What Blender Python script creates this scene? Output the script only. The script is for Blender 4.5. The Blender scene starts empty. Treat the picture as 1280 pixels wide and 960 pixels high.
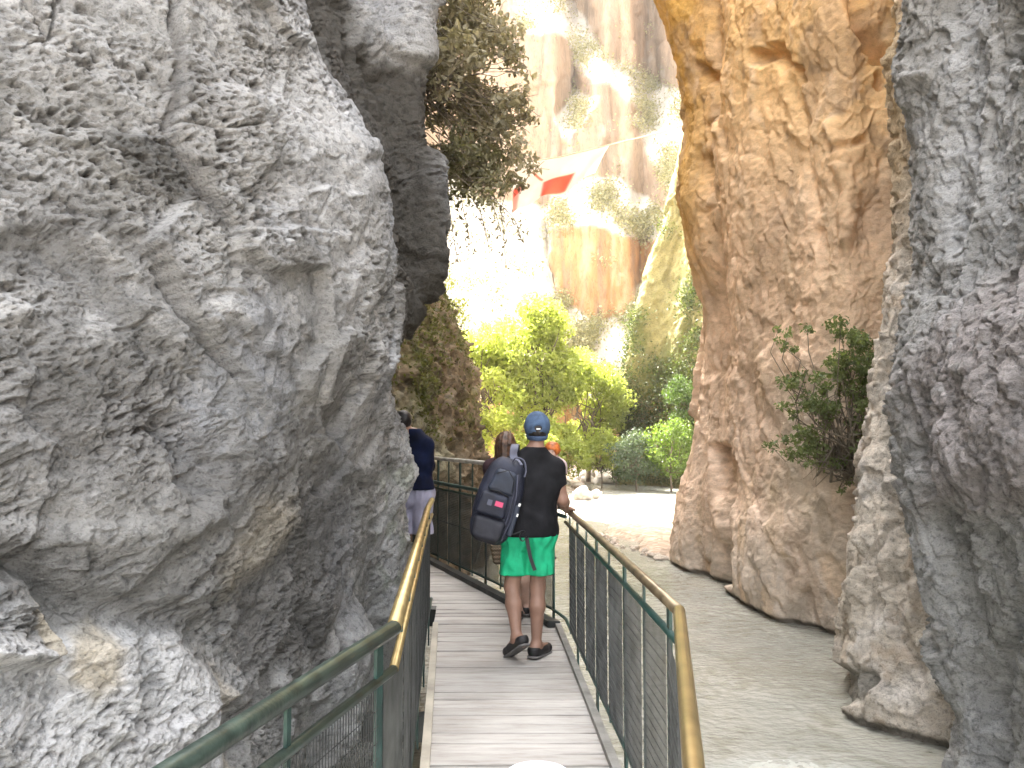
import bpy, math, random
import numpy as np

random.seed(7)
RNG = np.random.default_rng(11)
C = bpy.context.scene.collection
SC = bpy.context.scene
CAMZ = 1.65
PITCH = math.radians(3.43)
CP, SP = math.cos(PITCH), math.sin(PITCH)
WATER = -1.5

# ------------------------------------------------------------------ geometry of the place
def at(px, py, Y):
    """world point at forward distance Y along the sight line (photo 1280x960, focal length 1000)"""
    x = (px - 640.0) / 1000.0; v = (480.0 - py) / 1000.0
    dy = CP - v * SP; dz = SP + v * CP
    s = Y / dy
    return np.array([x * s, Y, CAMZ + dz * s])

def project(P):
    q = P - np.array([0, 0, CAMZ])
    dep = q[:, 1] * CP + q[:, 2] * SP
    up = -q[:, 1] * SP + q[:, 2] * CP
    dep = np.where(dep < 0.05, 0.05, dep)
    return 640 + 1000 * q[:, 0] / dep, 480 - 1000 * up / dep

# ------------------------------------------------------------------ noise in numpy
_perm = np.random.default_rng(5).permutation(256).astype(np.int64)
_perm = np.concatenate([_perm, _perm, _perm])
_grad = np.random.default_rng(6).normal(size=(256, 3)); _grad /= np.linalg.norm(_grad, axis=1)[:, None]

def pnoise(P, seed=0):
    i = np.floor(P).astype(np.int64); f = P - i
    i = (i + np.array([seed * 17, seed * 31, seed * 57])) & 255
    u = f * f * f * (f * (f * 6 - 15) + 10)
    out = 0
    for dx in (0, 1):
        wx = u[:, 0] if dx else 1 - u[:, 0]
        ax = _perm[(i[:, 0] + dx) & 255]
        for dy in (0, 1):
            wy = u[:, 1] if dy else 1 - u[:, 1]
            axy = _perm[ax + ((i[:, 1] + dy) & 255)]
            for dz in (0, 1):
                wz = u[:, 2] if dz else 1 - u[:, 2]
                h = _perm[axy + ((i[:, 2] + dz) & 255)]
                g = _grad[h]
                d = g[:, 0] * (f[:, 0] - dx) + g[:, 1] * (f[:, 1] - dy) + g[:, 2] * (f[:, 2] - dz)
                out = out + wx * wy * wz * d
    return out * 1.5

def fbm(P, octv=4, gain=.5, seed=0):
    a, s, o = 1., 0., 0.
    for k in range(octv):
        o = o + a * pnoise(P * 2.03 ** k, seed + k); s += a; a *= gain
    return o / s

def ridged(P, octv=4, gain=.5, seed=0):
    a, s, o = 1., 0., 0.
    for k in range(octv):
        o = o + a * (1 - 2 * np.abs(pnoise(P * 2.07 ** k, seed + k))); s += a; a *= gain
    return o / s

def facets(P, seed=0, tilt=1.0):
    """blocky broken faces: every Voronoi cell is its own tilted plane; returns (offset, distance to the crack)"""
    r = np.random.default_rng(100 + seed)
    tab = r.random((4096, 3)); tdir = r.normal(size=(4096, 3)); toff = r.random(4096) - .5
    i = np.floor(P).astype(np.int64)
    b1 = np.full(len(P), 9e9); b2 = np.full(len(P), 9e9)
    off = np.zeros(len(P))
    for dx in (-1, 0, 1):
        for dy in (-1, 0, 1):
            for dz in (-1, 0, 1):
                c = i + np.array([dx, dy, dz])
                h = (c[:, 0] * 73 + c[:, 1] * 1571 + c[:, 2] * 3119 + seed * 7) & 4095
                q = P - (c + tab[h])
                d = np.einsum('ij,ij->i', q, q)
                o = toff[h] + tilt * np.einsum('ij,ij->i', q, tdir[h])
                near = d < b1
                b2 = np.where(near, b1, np.minimum(b2, d))
                off = np.where(near, o, off)
                b1 = np.where(near, d, b1)
    e_ = np.sqrt(b2) - np.sqrt(b1)
    return off * sstep(e_, 0, .11), e_

def sstep(x, a, b):
    t = np.clip((x - a) / (b - a), 0, 1)
    return t * t * (3 - 2 * t)

def polydist(x, y, poly):
    """signed distance to a polygon, positive inside"""
    poly = np.array(poly, float); n = len(poly)
    d = np.full(x.shape, 1e18); inside = np.zeros(x.shape, bool)
    for k in range(n):
        ax, ay = poly[k]; bx, by = poly[(k + 1) % n]
        ex, ey = bx - ax, by - ay
        t = np.clip(((x - ax) * ex + (y - ay) * ey) / (ex * ex + ey * ey + 1e-9), 0, 1)
        d = np.minimum(d, (x - ax - t * ex) ** 2 + (y - ay - t * ey) ** 2)
        cond = ((ay > y) != (by > y))
        xi = (bx - ax) * (y - ay) / ((by - ay) if by != ay else 1e-9) + ax
        inside ^= cond & (x < xi)
    d = np.sqrt(d)
    return np.where(inside, d, -d)

def linedist(x, y, pts):
    d = np.full(x.shape, 1e18)
    for (ax, ay), (bx, by) in zip(pts[:-1], pts[1:]):
        ex, ey = bx - ax, by - ay
        t = np.clip(((x - ax) * ex + (y - ay) * ey) / (ex * ex + ey * ey + 1e-9), 0, 1)
        d = np.minimum(d, (x - ax - t * ex) ** 2 + (y - ay - t * ey) ** 2)
    return np.sqrt(d)

# ------------------------------------------------------------------ mesh helpers
def tag(o, label=None, cat=None, group=None, kind=None):
    if label: o['label'] = label
    if cat: o['category'] = cat
    if group: o['group'] = group
    if kind: o['kind'] = kind
    return o

def empty(name, loc=(0, 0, 0), label=None, cat=None, group=None):
    o = bpy.data.objects.new(name, None); C.objects.link(o)
    o.location = loc; o.empty_display_size = .1
    return tag(o, label, cat, group)

def link(name, me, mat, parent=None, world=True):
    o = bpy.data.objects.new(name, me); C.objects.link(o)
    if mat: me.materials.append(mat)
    if parent is not None:
        o.parent = parent
        if world:
            lx, ly, lz = parent.location
            if parent.parent is not None:
                g = parent.parent.location; lx, ly, lz = lx + g[0], ly + g[1], lz + g[2]
            o.location = (-lx, -ly, -lz)
    return o

def np_mesh(name, V, F, smooth=True, col=None, val=None):
    """V (n,3), F (m,4) or (m,3) arrays"""
    V = np.ascontiguousarray(V, np.float32); F = np.ascontiguousarray(F, np.int32)
    k = F.shape[1]
    me = bpy.data.meshes.new(name)
    me.vertices.add(len(V)); me.vertices.foreach_set('co', V.ravel())
    me.loops.add(F.size); me.loops.foreach_set('vertex_index', F.ravel())
    me.polygons.add(len(F))
    me.polygons.foreach_set('loop_start', np.arange(0, F.size, k, dtype=np.int32))
    me.polygons.foreach_set('use_smooth', np.full(len(F), smooth, bool))
    if col is not None:
        a = me.attributes.new('tone', 'FLOAT_COLOR', 'POINT')
        c4 = np.ones((len(V), 4), np.float32); c4[:, :3] = col
        a.data.foreach_set('color', c4.ravel())
    if val is not None:
        a = me.attributes.new('vary', 'FLOAT', 'POINT')
        a.data.foreach_set('value', np.ascontiguousarray(val, np.float32))
    me.update(calc_edges=True); me.validate()
    return me

class MB:
    """collects boxes, bars, tubes into ONE mesh"""
    def __init__(self): self.v = []; self.f = []; self.val = []
    def add(self, vs, fs, val=0.):
        b = len(self.v)
        self.v += [tuple(map(float, q)) for q in vs]; self.f += [tuple(b + i for i in q) for q in fs]
        self.val += [val] * len(vs)
    def box(self, c, sx, sy, sz, ax=(1, 0, 0), up=(0, 0, 1), val=0., bev=0.):
        c = np.array(c, float); ax = np.array(ax, float); ax /= np.linalg.norm(ax)
        up = np.array(up, float); ay = np.cross(up, ax); ay /= np.linalg.norm(ay); up = np.cross(ax, ay)
        if bev <= 0:
            vs = [c + ax * sx * i / 2 + ay * sy * j / 2 + up * sz * k / 2 for k in (-1, 1) for j in (-1, 1) for i in (-1, 1)]
            fs = [(0, 2, 3, 1), (4, 5, 7, 6), (0, 1, 5, 4), (2, 6, 7, 3), (0, 4, 6, 2), (1, 3, 7, 5)]
            self.add(vs, fs, val); return
        # chamfered top edges
        vs = []
        for k, ins in ((-1, 0), (1 - 2 * bev / sz, 0), (1, bev)):
            for (i, j) in ((-1, -1), (1, -1), (1, 1), (-1, 1)):
                vs.append(c + ax * i * (sx / 2 - ins) + ay * j * (sy / 2 - ins) + up * k * sz / 2)
        fs = [(3, 2, 1, 0), (8, 9, 10, 11)]
        for r in (0, 4):
            for q in range(4):
                fs.append((r + q, r + (q + 1) % 4, r + 4 + (q + 1) % 4, r + 4 + q))
        self.add(vs, fs, val)
    def tube(self, pts, r, n=8, cap=True, val=0., flat=1.0):
        pts = [np.array(p, float) for p in pts]
        rs = r if hasattr(r, '__len__') else [r] * len(pts)
        ref = np.array([0, 0, 1.]); vs = []
        for k, p in enumerate(pts):
            t = pts[min(k + 1, len(pts) - 1)] - pts[max(k - 1, 0)]
            t /= np.linalg.norm(t) + 1e-12
            rr = ref if abs(t[2]) < .95 else np.array([1., 0, 0])
            a = np.cross(t, rr); a /= np.linalg.norm(a); b = np.cross(a, t)
            m = 1.
            if 0 < k < len(pts) - 1:
                t0 = p - pts[k - 1]; t0 /= np.linalg.norm(t0) + 1e-12
                m = 1 / max(.5, abs(float(np.dot(t0, t))))
            for q in range(n):
                an = 2 * math.pi * (q + .5) / n
                vs.append(p + (a * math.cos(an) * m + b * math.sin(an) * flat) * rs[k])
        fs = []
        for k in range(len(pts) - 1):
            for q in range(n):
                fs.append((k * n + q, k * n + (q + 1) % n, (k + 1) * n + (q + 1) % n, (k + 1) * n + q))
        if cap:
            fs.append(tuple(range(n))[::-1]); fs.append(tuple((len(pts) - 1) * n + q for q in range(n)))
        self.add(vs, fs, val)
    def build(self, name, mat, parent=None, smooth=False):
        me = bpy.data.meshes.new(name); me.from_pydata(self.v, [], self.f)
        if smooth: me.polygons.foreach_set('use_smooth', [True] * len(me.polygons))
        a = me.attributes.new('vary', 'FLOAT', 'POINT'); a.data.foreach_set('value', np.array(self.val, np.float32))
        me.update()
        return link(name, me, mat, parent)

# ------------------------------------------------------------------ signed distance modelling (people, bags)
def sd_cone(P, a, b, ra, rb):
    a = np.array(a, float); b = np.array(b, float); ab = b - a
    t = np.clip(((P - a) @ ab) / (ab @ ab + 1e-12), 0, 1)
    return np.linalg.norm(P - (a + t[:, None] * ab), axis=1) - (ra + (rb - ra) * t)

def sd_ell(P, c, r):
    r = np.array(r, float); q = (P - np.array(c, float)) / r
    k0 = np.linalg.norm(q, axis=1); k1 = np.linalg.norm(q / r, axis=1)
    return k0 * (k0 - 1) / (k1 + 1e-9)

def sd_rbox(P, c, h, rad, R=None):
    q = P - np.array(c, float)
    if R is not None: q = q @ R
    d = np.abs(q) - (np.array(h, float) - rad)
    return np.linalg.norm(np.maximum(d, 0), axis=1) + np.minimum(d.max(axis=1), 0) - rad

def smin(a, b, k):
    h = np.maximum(k - np.abs(a - b), 0) / k
    return np.minimum(a, b) - h * h * k * .25

def smax(a, b, k): return -smin(-a, -b, k)

def surface_nets(fn, lo, hi, h):
    lo = np.array(lo, float); hi = np.array(hi, float)
    n = np.ceil((hi - lo) / h).astype(int) + 1
    g = np.stack(np.meshgrid(*[lo[k] + h * np.arange(n[k]) for k in range(3)], indexing='ij'), -1)
    m3 = 4                                    # coarse pass first, exact values only near the surface
    nc_ = np.ceil(n / m3).astype(int)
    gc = np.stack(np.meshgrid(*[lo[k] + h * (np.arange(nc_[k]) * m3 + (m3 - 1) / 2) for k in range(3)], indexing='ij'), -1)
    Dc = fn(gc.reshape(-1, 3)).reshape(nc_)
    D = np.repeat(np.repeat(np.repeat(Dc, m3, 0), m3, 1), m3, 2)[:n[0], :n[1], :n[2]].copy()
    act_ = np.abs(D) < h * m3 * 1.9 + .012
    D[act_] = fn(g[act_])
    s = D < 0
    cn = n - 1
    acc = np.zeros(tuple(cn) + (3,)); cnt = np.zeros(tuple(cn))
    sl = lambda a, o: slice(o, o + cn[a])
    def corner(A, o): return A[sl(0, o[0]), sl(1, o[1]), sl(2, o[2])]
    for ax in range(3):
        oth = [q for q in range(3) if q != ax]
        for u in (0, 1):
            for w in (0, 1):
                o0 = [0, 0, 0]; o0[oth[0]] = u; o0[oth[1]] = w
                o1 = list(o0); o1[ax] = 1
                d0, d1 = corner(D, o0), corner(D, o1)
                cr = (d0 < 0) != (d1 < 0)
                t = np.where(cr, d0 / np.where(cr, d0 - d1, 1), 0)
                pos = np.zeros(tuple(cn) + (3,)); pos[...] = o0
                pos[..., ax] = t
                acc += np.where(cr[..., None], pos, 0); cnt += cr
    act = cnt > 0
    idx = np.full(tuple(cn), -1, np.int64); idx[act] = np.arange(act.sum())
    ijk = np.argwhere(act)
    V = lo + h * (ijk + acc[act] / cnt[act][:, None])
    F = []
    for ax in range(3):
        b, c = [(1, 2), (2, 0), (0, 1)][ax]
        A0 = [slice(None)] * 3; A1 = [slice(None)] * 3
        A0[ax] = slice(0, n[ax] - 1); A1[ax] = slice(1, n[ax])
        for q in (b, c):
            A0[q] = slice(1, n[q] - 1); A1[q] = slice(1, n[q] - 1)
        s0, s1 = s[tuple(A0)], s[tuple(A1)]
        e = np.argwhere(s0 != s1)
        if not len(e): continue
        flip = s0[tuple(e.T)]
        base = e.copy(); base[:, b] += 1; base[:, c] += 1
        def cell(db, dc):
            q = base.copy(); q[:, b] -= db; q[:, c] -= dc
            return idx[tuple(q.T)]
        quad = np.stack([cell(1, 1), cell(0, 1), cell(0, 0), cell(1, 0)], 1)
        quad[~flip] = quad[~flip][:, ::-1]
        F.append(quad)
    return V, np.concatenate(F)

def sdf_part(name, fn, lo, hi, h, mat, parent, val=None, smooth_it=2):
    V, F = surface_nets(fn, lo, hi, h)
    for _ in range(smooth_it):     # light relaxation
        acc = np.zeros_like(V); cn = np.zeros(len(V))
        for k in range(4):
            np.add.at(acc, F[:, k], V[F[:, (k + 1) % 4]]); np.add.at(cn, F[:, k], 1)
            np.add.at(acc, F[:, k], V[F[:, (k - 1) % 4]]); np.add.at(cn, F[:, k], 1)
        V = V * .5 + .5 * acc / np.maximum(cn, 1)[:, None]
    me = np_mesh(name, V, F, True, val=None if val is None else val(V))
    return link(name, me, mat, parent)

# ------------------------------------------------------------------ materials
def nodes(name):
    m = bpy.data.materials.new(name); m.use_nodes = True
    nt = m.node_tree; nt.nodes.clear()
    out = nt.nodes.new('ShaderNodeOutputMaterial')
    return m, nt, out

def N(nt, typ, **kw):
    n = nt.nodes.new(typ)
    for k, v in kw.items():
        if k.startswith('i_'):
            key = k[2:]; key = int(key) if key.isdigit() else key.replace('_', ' ')
            n.inputs[key].default_value = v
        else: setattr(n, k, v)
    return n

def ramp(nt, stops):
    r = nt.nodes.new('ShaderNodeValToRGB'); e = r.color_ramp.elements
    while len(e) < len(stops): e.new(.5)
    for k, (p, c) in enumerate(stops):
        e[k].position = p; e[k].color = (*c, 1) if len(c) == 3 else c
    return r

def plain(name, col, rough=.6, metal=0., bump=0., bscale=60., var=.12, spec=.5, nscale=8.):
    m, nt, out = nodes(name); L = nt.links.new
    b = N(nt, 'ShaderNodeBsdfPrincipled'); b.inputs['Roughness'].default_value = rough
    b.inputs['Metallic'].default_value = metal; b.inputs['Specular IOR Level'].default_value = spec
    tc = N(nt, 'ShaderNodeTexCoord')
    n1 = N(nt, 'ShaderNodeTexNoise', i_Scale=nscale, i_Detail=6.)
    L(tc.outputs['Object'], n1.inputs['Vector'])
    lo = tuple(max(0, c * (1 - var * 2)) for c in col); hi = tuple(c * (1 + var) for c in col)
    r = ramp(nt, [(.3, lo), (.7, hi)]); L(n1.outputs['Fac'], r.inputs['Fac']); L(r.outputs['Color'], b.inputs['Base Color'])
    if bump > 0:
        n2 = N(nt, 'ShaderNodeTexNoise', i_Scale=bscale, i_Detail=4.); L(tc.outputs['Object'], n2.inputs['Vector'])
        bp = N(nt, 'ShaderNodeBump', i_Strength=bump, i_Distance=.01); L(n2.outputs['Fac'], bp.inputs['Height'])
        L(bp.outputs['Normal'], b.inputs['Normal'])
    L(b.outputs['BSDF'], out.inputs['Surface'])
    return m

def rock_mat(name, scale=1., bump=.6, dist=.02, streak=False, speck=.35):
    """colour comes from the 'tone' attribute (rock colour by region) broken up by noise at several sizes"""
    m, nt, out = nodes(name); L = nt.links.new
    b = N(nt, 'ShaderNodeBsdfPrincipled', i_Roughness=.92); b.inputs['Specular IOR Level'].default_value = .15
    tc = N(nt, 'ShaderNodeTexCoord')
    mp = N(nt, 'ShaderNodeMapping'); mp.inputs['Scale'].default_value = (1, 1, .22) if streak else (1, 1, 1.25)
    L(tc.outputs['Object'], mp.inputs['Vector'])
    at_ = N(nt, 'ShaderNodeAttribute', attribute_name='tone')
    n1 = N(nt, 'ShaderNodeTexNoise', i_Scale=2.2 * scale, i_Detail=8., i_Roughness=.62)
    n2 = N(nt, 'ShaderNodeTexNoise', i_Scale=17. * scale, i_Detail=8., i_Roughness=.7)
    n3 = N(nt, 'ShaderNodeTexNoise', i_Scale=70. * scale, i_Detail=5., i_Roughness=.7)
    for n in (n1, n2, n3): L(mp.outputs['Vector'], n.inputs['Vector'])
    r1 = ramp(nt, [(.3, (.72, .71, .69)), (.7, (1.18, 1.18, 1.2))]); L(n1.outputs['Fac'], r1.inputs['Fac'])
    r2 = ramp(nt, [(.32, (1 - speck, 1 - speck, 1 - speck)), (.48, (1, 1, 1)), (.72, (1.16, 1.15, 1.13))]); L(n2.outputs['Fac'], r2.inputs['Fac'])
    m1 = N(nt, 'ShaderNodeMixRGB', blend_type='MULTIPLY', i_Fac=1.); m2 = N(nt, 'ShaderNodeMixRGB', blend_type='MULTIPLY', i_Fac=1.)
    L(at_.outputs['Color'], m1.inputs[1]); L(r1.outputs['Color'], m1.inputs[2])
    L(m1.outputs['Color'], m2.inputs[1]); L(r2.outputs['Color'], m2.inputs[2])
    L(m2.outputs['Color'], b.inputs['Base Color'])
    r3 = ramp(nt, [(.30, (.45, .44, .43)), (.46, (1, 1, 1)), (.75, (1.12, 1.12, 1.12))]); L(n3.outputs['Fac'], r3.inputs['Fac'])
    m3 = N(nt, 'ShaderNodeMixRGB', blend_type='MULTIPLY', i_Fac=min(1., speck * 1.9)); L(m2.outputs['Color'], m3.inputs[1]); L(r3.outputs['Color'], m3.inputs[2]); L(m3.outputs['Color'], b.inputs['Base Color'])
    ad = N(nt, 'ShaderNodeMath', operation='MULTIPLY_ADD'); ad.inputs[1].default_value = .6
    L(n3.outputs['Fac'], ad.inputs[0]); L(n2.outputs['Fac'], ad.inputs[2])
    bp = N(nt, 'ShaderNodeBump', i_Strength=bump, i_Distance=dist); L(ad.outputs[0], bp.inputs['Height'])
    L(bp.outputs['Normal'], b.inputs['Normal'])
    L(b.outputs['BSDF'], out.inputs['Surface'])
    return m

def leaf_mat(name, dark, light, trans=.45, tcol=None, rough=.5):
    m, nt, out = nodes(name); L = nt.links.new
    at_ = N(nt, 'ShaderNodeAttribute', attribute_name='vary')
    r = ramp(nt, [(0., dark), (1., light)]); L(at_.outputs['Fac'], r.inputs['Fac'])
    b = N(nt, 'ShaderNodeBsdfPrincipled', i_Roughness=rough); b.inputs['Specular IOR Level'].default_value = .3
    L(r.outputs['Color'], b.inputs['Base Color'])
    t = N(nt, 'ShaderNodeBsdfTranslucent')
    mu = N(nt, 'ShaderNodeMixRGB', blend_type='MULTIPLY', i_Fac=1.); mu.inputs[2].default_value = (*(tcol or (1.3, 1.5, .6)), 1)
    L(r.outputs['Color'], mu.inputs[1]); L(mu.outputs['Color'], t.inputs['Color'])
    mx = N(nt, 'ShaderNodeMixShader', i_Fac=trans); L(b.outputs['BSDF'], mx.inputs[1]); L(t.outputs['BSDF'], mx.inputs[2])
    L(mx.outputs['Shader'], out.inputs['Surface'])
    return m

# ------------------------------------------------------------------ lofted rock sheet
def catmull(A, m, axis):
    """Catmull-Rom along an axis, m = subdivisions per interval (list)"""
    A = np.moveaxis(A, axis, 0); n = len(A); out = []
    for k in range(n - 1):
        p0 = A[k - 1] if k > 0 else 2 * A[0] - A[1]
        p1, p2 = A[k], A[k + 1]
        p3 = A[k + 2] if k + 2 < n else 2 * A[-1] - A[-2]
        t = np.arange(m[k]) / m[k]
        for u in t:
            out.append(.5 * (2 * p1 + (p2 - p0) * u + (2 * p0 - 5 * p1 + 4 * p2 - p3) * u * u + (3 * p1 - p0 - 3 * p2 + p3) * u ** 3))
    out.append(A[-1])
    return np.moveaxis(np.array(out), 0, axis)

def sheet(grid, mu, mv, nsmooth=0):
    G = np.array(grid, float)                     # rows, cols, 3
    S = catmull(catmull(G, mv, 0), mu, 1)
    return S

def sheet_normals(S):
    du = np.gradient(S, axis=1); dv = np.gradient(S, axis=0)
    n = np.cross(du, dv); n /= np.linalg.norm(n, axis=2)[..., None] + 1e-12
    return n

def sheet_faces(nr, nc, flip=False):
    i = np.arange(nr * nc).reshape(nr, nc)
    q = np.stack([i[:-1, :-1], i[:-1, 1:], i[1:, 1:], i[1:, :-1]], -1).reshape(-1, 4)
    return q[:, ::-1] if flip else q
# ------------------------------------------------------------------ the gorge walls
def tab(pairs):
    xs = [p[0] for p in pairs]; ys = [p[1] for p in pairs]
    return lambda v: float(np.interp(v, xs, ys))

M_ROCK = rock_mat('grey_limestone', 1., 1., .032, speck=.5)
M_ORANGE = rock_mat('ochre_limestone', .55, .8, .035, speck=.17)
M_FARROCK = rock_mat('far_limestone', .12, .6, .2, streak=True, speck=.3)
M_MOSSY = rock_mat('mossy_limestone', .5, .8, .05, speck=.4)

def mixc(a, b, t):
    return a + (np.array(b) - a) * t[:, None]

# ---- left wall: the big grey boulder face beside the walkway
rows = [-700, -430, -220, -60, 40, 100, 150, 210, 300, 370, 430, 480, 530, 600, 660, 720, 780, 860, 960, 1150, 1500]
sil = tab([(-700, 532), (-220, 532), (0, 526), (90, 523), (130, 526), (190, 532), (300, 538), (350, 532), (400, 506), (455, 468), (490, 459), (520, 474), (560, 488), (620, 501), (680, 507), (760, 507), (960, 500), (1500, 480)])
silY = tab([(-700, 7.4), (0, 6.7), (300, 6.7), (450, 6.6), (520, 6.8), (700, 6.9), (1500, 6.9)])
edge = tab([(-700, 330), (-60, 345), (40, 368), (100, 395), (210, 452), (300, 468), (400, 474), (480, 470), (560, 455), (700, 430), (800, 420), (1500, 400)])
edgeY = tab([(-700, 5.4), (0, 4.75), (300, 5.0), (500, 5.2), (700, 5.25), (1500, 5.2)])
def leftrow(py):
    s, sy, e, ey = sil(py), silY(py), edge(py), edgeY(py)
    bulge = tab([(-700, .9), (-60, .42), (200, .2), (450, 0), (640, -.05), (760, .03), (960, -.04), (1500, 0)])(py)
    rec = tab([(-700, .3), (100, .55), (400, .35), (520, .1), (700, .25), (1500, .1)])(py)
    pts = [None, at(-420, py, 1.75 + bulge), at(-150, py, 2.3 + bulge), at(0, py, 2.68 + bulge), at(150, py, 3.08 + bulge), at(290, py, 3.72 + bulge * .8),
           at(e, py, ey), at(e + (s - e) * .5, py, ey + (sy - ey) * .5 + rec), at(s, py, sy), at(s - 22, py, sy + 1.3), at(s - 75, py, sy + 4.0)]
    p = pts[1]; pts[0] = np.array([p[0] - .5, -3.0, p[2]])
    return pts
grid = [leftrow(py) for py in rows]
top = []
for k, p in enumerate(grid[0]):
    top.append(np.array([p[0] - 2.0, p[1] + (.3 if k < 8 else 0), 11.5]))
grid = [[q + np.array([-2.5, 0, 9.]) for q in top], top] + grid
mu = [8, 24, 60, 96, 96, 96, 54, 54, 40, 26]
mv = [10, 14] + [max(6, int((b - a) / (1.5 if -70 < a < 990 else 8))) for a, b in zip(rows[:-1], rows[1:])]
S = sheet(grid, mu, mv); Nn = -sheet_normals(S)
nr, nc = S.shape[:2]; P = S.reshape(-1, 3); Nf = Nn.reshape(-1, 3)
px, py = project(P)
wx = px + 9 * fbm(P * 2.5, 4, .6, 40); wy = py + 9 * fbm(P * 2.5, 4, .6, 50)
near = P[:, 1] < 9.5
def pd(poly): return np.where(near, polydist(wx, wy, poly), -500.)
bul = pd([(-900, 640), (0, 690), (60, 742), (160, 762), (250, 765), (330, 705), (372, 650), (400, 590), (440, 520), (472, 450), (474, 300), (450, 190), (380, 80), (345, -60), (345, -900), (-900, -900)])
low = pd([(-900, 790), (20, 790), (60, 772), (130, 768), (215, 775), (245, 800), (272, 838), (288, 880), (292, 960), (292, 1300), (-900, 1300)])
chunk = pd([(-900, 690), (0, 712), (20, 718), (36, 765), (46, 800), (42, 832), (0, 840), (-900, 850)])
led1 = pd([(190, 40), (184, 185), (212, 236), (250, 298), (246, 330), (285, 352), (360, 345), (370, 480), (390, 720), (560, 720), (560, 470), (476, 300), (450, 190), (380, 80), (345, -60), (200, -60)])
led2 = pd([(150, 318), (178, 350), (205, 405), (262, 472), (310, 540), (345, 720), (520, 720), (520, 300), (300, 300), (250, 300), (200, 255)])
led3 = pd([(-300, 330), (60, 300), (120, 330), (150, 410), (215, 470), (265, 560), (245, 640), (120, 660), (-300, 640)])
fin = pd([(520, 200), (542, 182), (600, 250), (600, 420), (532, 420), (518, 320)])
tip = pd([(425, -200), (436, 40), (462, 72), (500, 88), (520, 84), (536, 100), (552, 80), (620, 60), (620, -200)])
rib = pd([(455, 640), (470, 560), (488, 500), (560, 520), (560, 760), (480, 780), (462, 700)])
foot = pd([(395, 840), (410, 800), (440, 755), (452, 790), (446, 960), (395, 960)])
D = .07 * sstep(bul, -14, 30) + .05 * sstep(bul, 20, 120)
D += .12 * sstep(low, -12, 45) + .12 * sstep(chunk, -6, 10)
vf_ = 1 - sstep(wy, 400, 640)
D += .085 * sstep(led1, -4, 5) * vf_ + .085 * sstep(led2, -3, 6) * vf_ * (1 - sstep(wx, 285, 420)) - .06 * sstep(led3, -16, 14)
D += .16 * sstep(fin, -8, 12) + .12 * sstep(tip, -10, 14) + .07 * sstep(rib, -10, 14) + .16 * sstep(foot, -8, 14)
crack = np.minimum.reduce([linedist(wx, wy, [(188, 30), (192, 110), (183, 180)]), linedist(wx, wy, [(0, 15), (25, 45), (44, 75), (52, 30)]) + 1,
                           linedist(wx, wy, [(185, 176), (225, 180), (268, 174)]) + 1.5, linedist(wx, wy, [(365, 240), (345, 290), (400, 330)]) + 2.5,
                           linedist(wx, wy, [(483, 300), (487, 350)]) - 1, linedist(wx, wy, [(20, 832), (46, 822)]), linedist(wx, wy, [(180, 188), (212, 238), (248, 298)]), linedist(wx, wy, [(168, 345), (204, 406), (262, 474)]) + 1,
                           linedist(wx, wy, [(448, 585), (440, 700), (405, 830)]) + .5])
D -= np.where(near, .05 * (1 - sstep(crack, 0, 5)), 0)
far_amp = np.where(P[:, 2] > 6, 2.5, 1.)
fo, fe = facets(P * np.array([1.5, 1.5, 1.9]) + .25 * fbm(P * 3, 3, .5, 8)[:, None], 1, .8)
fo2, fe2 = facets(P * np.array([5.5, 5.5, 7.5]) + .3 * fbm(P * 7, 3, .5, 9)[:, None], 2, .9)
D += (.09 * fbm(P * .8, 3, .5, 3) + .065 * fo) * far_amp + .016 * fo2
# scoops and pits: little overhangs with dark undersides, lying in slanted layers
Q = P @ np.array([[1, 0, .25], [0, 1, .2], [-.25, -.2, 1]]).T
rough = .35 + .9 * sstep(fbm(P * 1.3, 3, .5, 21), -.25, .3)
rough = rough * np.where(sstep(low, -10, 10) > .5, .7, 1.)
D += rough * (.010 * ridged(Q * np.array([3.5, 3.5, 8]) , 3, .55, 12) + .012 * ridged(Q * np.array([11, 11, 24]), 3, .6, 14) + .008 * fbm(P * 38, 3, .65, 16))
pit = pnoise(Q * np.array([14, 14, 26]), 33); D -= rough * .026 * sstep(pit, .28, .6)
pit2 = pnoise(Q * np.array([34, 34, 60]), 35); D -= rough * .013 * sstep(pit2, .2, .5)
V = P + Nf * D[:, None]
g = fbm(P * 1.1, 4, .55, 60)
col = np.tile(np.array([.38, .38, .372]), (len(P), 1))
col = mixc(col, (.36, .375, .40), sstep(fbm(P * .9, 3, .5, 61), 0., .35) * .8)
col = mixc(col, (.17, .168, .162), sstep(g, .02, .34) * .7)
blot = fbm(P * 6, 4, .6, 62); col = mixc(col, (.50, .50, .495), sstep(blot, .08, .35) * .6)
recess_tone = pd([(335, -300), (355, -10), (385, 80), (452, 185), (474, 290), (480, 440), (560, 430), (545, 300), (535, 210), (548, 130), (520, 90), (462, 75), (436, 45), (425, -300)])
col = mixc(col, (.055, .049, .039), sstep(recess_tone, -6, 14) * .9)  # darker brown over the recessed face right of the main edge
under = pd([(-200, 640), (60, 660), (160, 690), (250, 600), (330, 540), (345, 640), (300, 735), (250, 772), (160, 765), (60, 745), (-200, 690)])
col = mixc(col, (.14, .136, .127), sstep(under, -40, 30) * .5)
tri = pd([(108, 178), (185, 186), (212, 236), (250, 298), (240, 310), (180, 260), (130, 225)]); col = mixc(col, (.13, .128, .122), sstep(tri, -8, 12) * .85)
dk = pd([(-100, 400), (40, 430), (150, 480), (270, 560), (330, 600), (250, 640), (100, 620), (-100, 590)]); col = mixc(col, (.165, .162, .155), sstep(dk, -30, 35) * .55)
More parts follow.
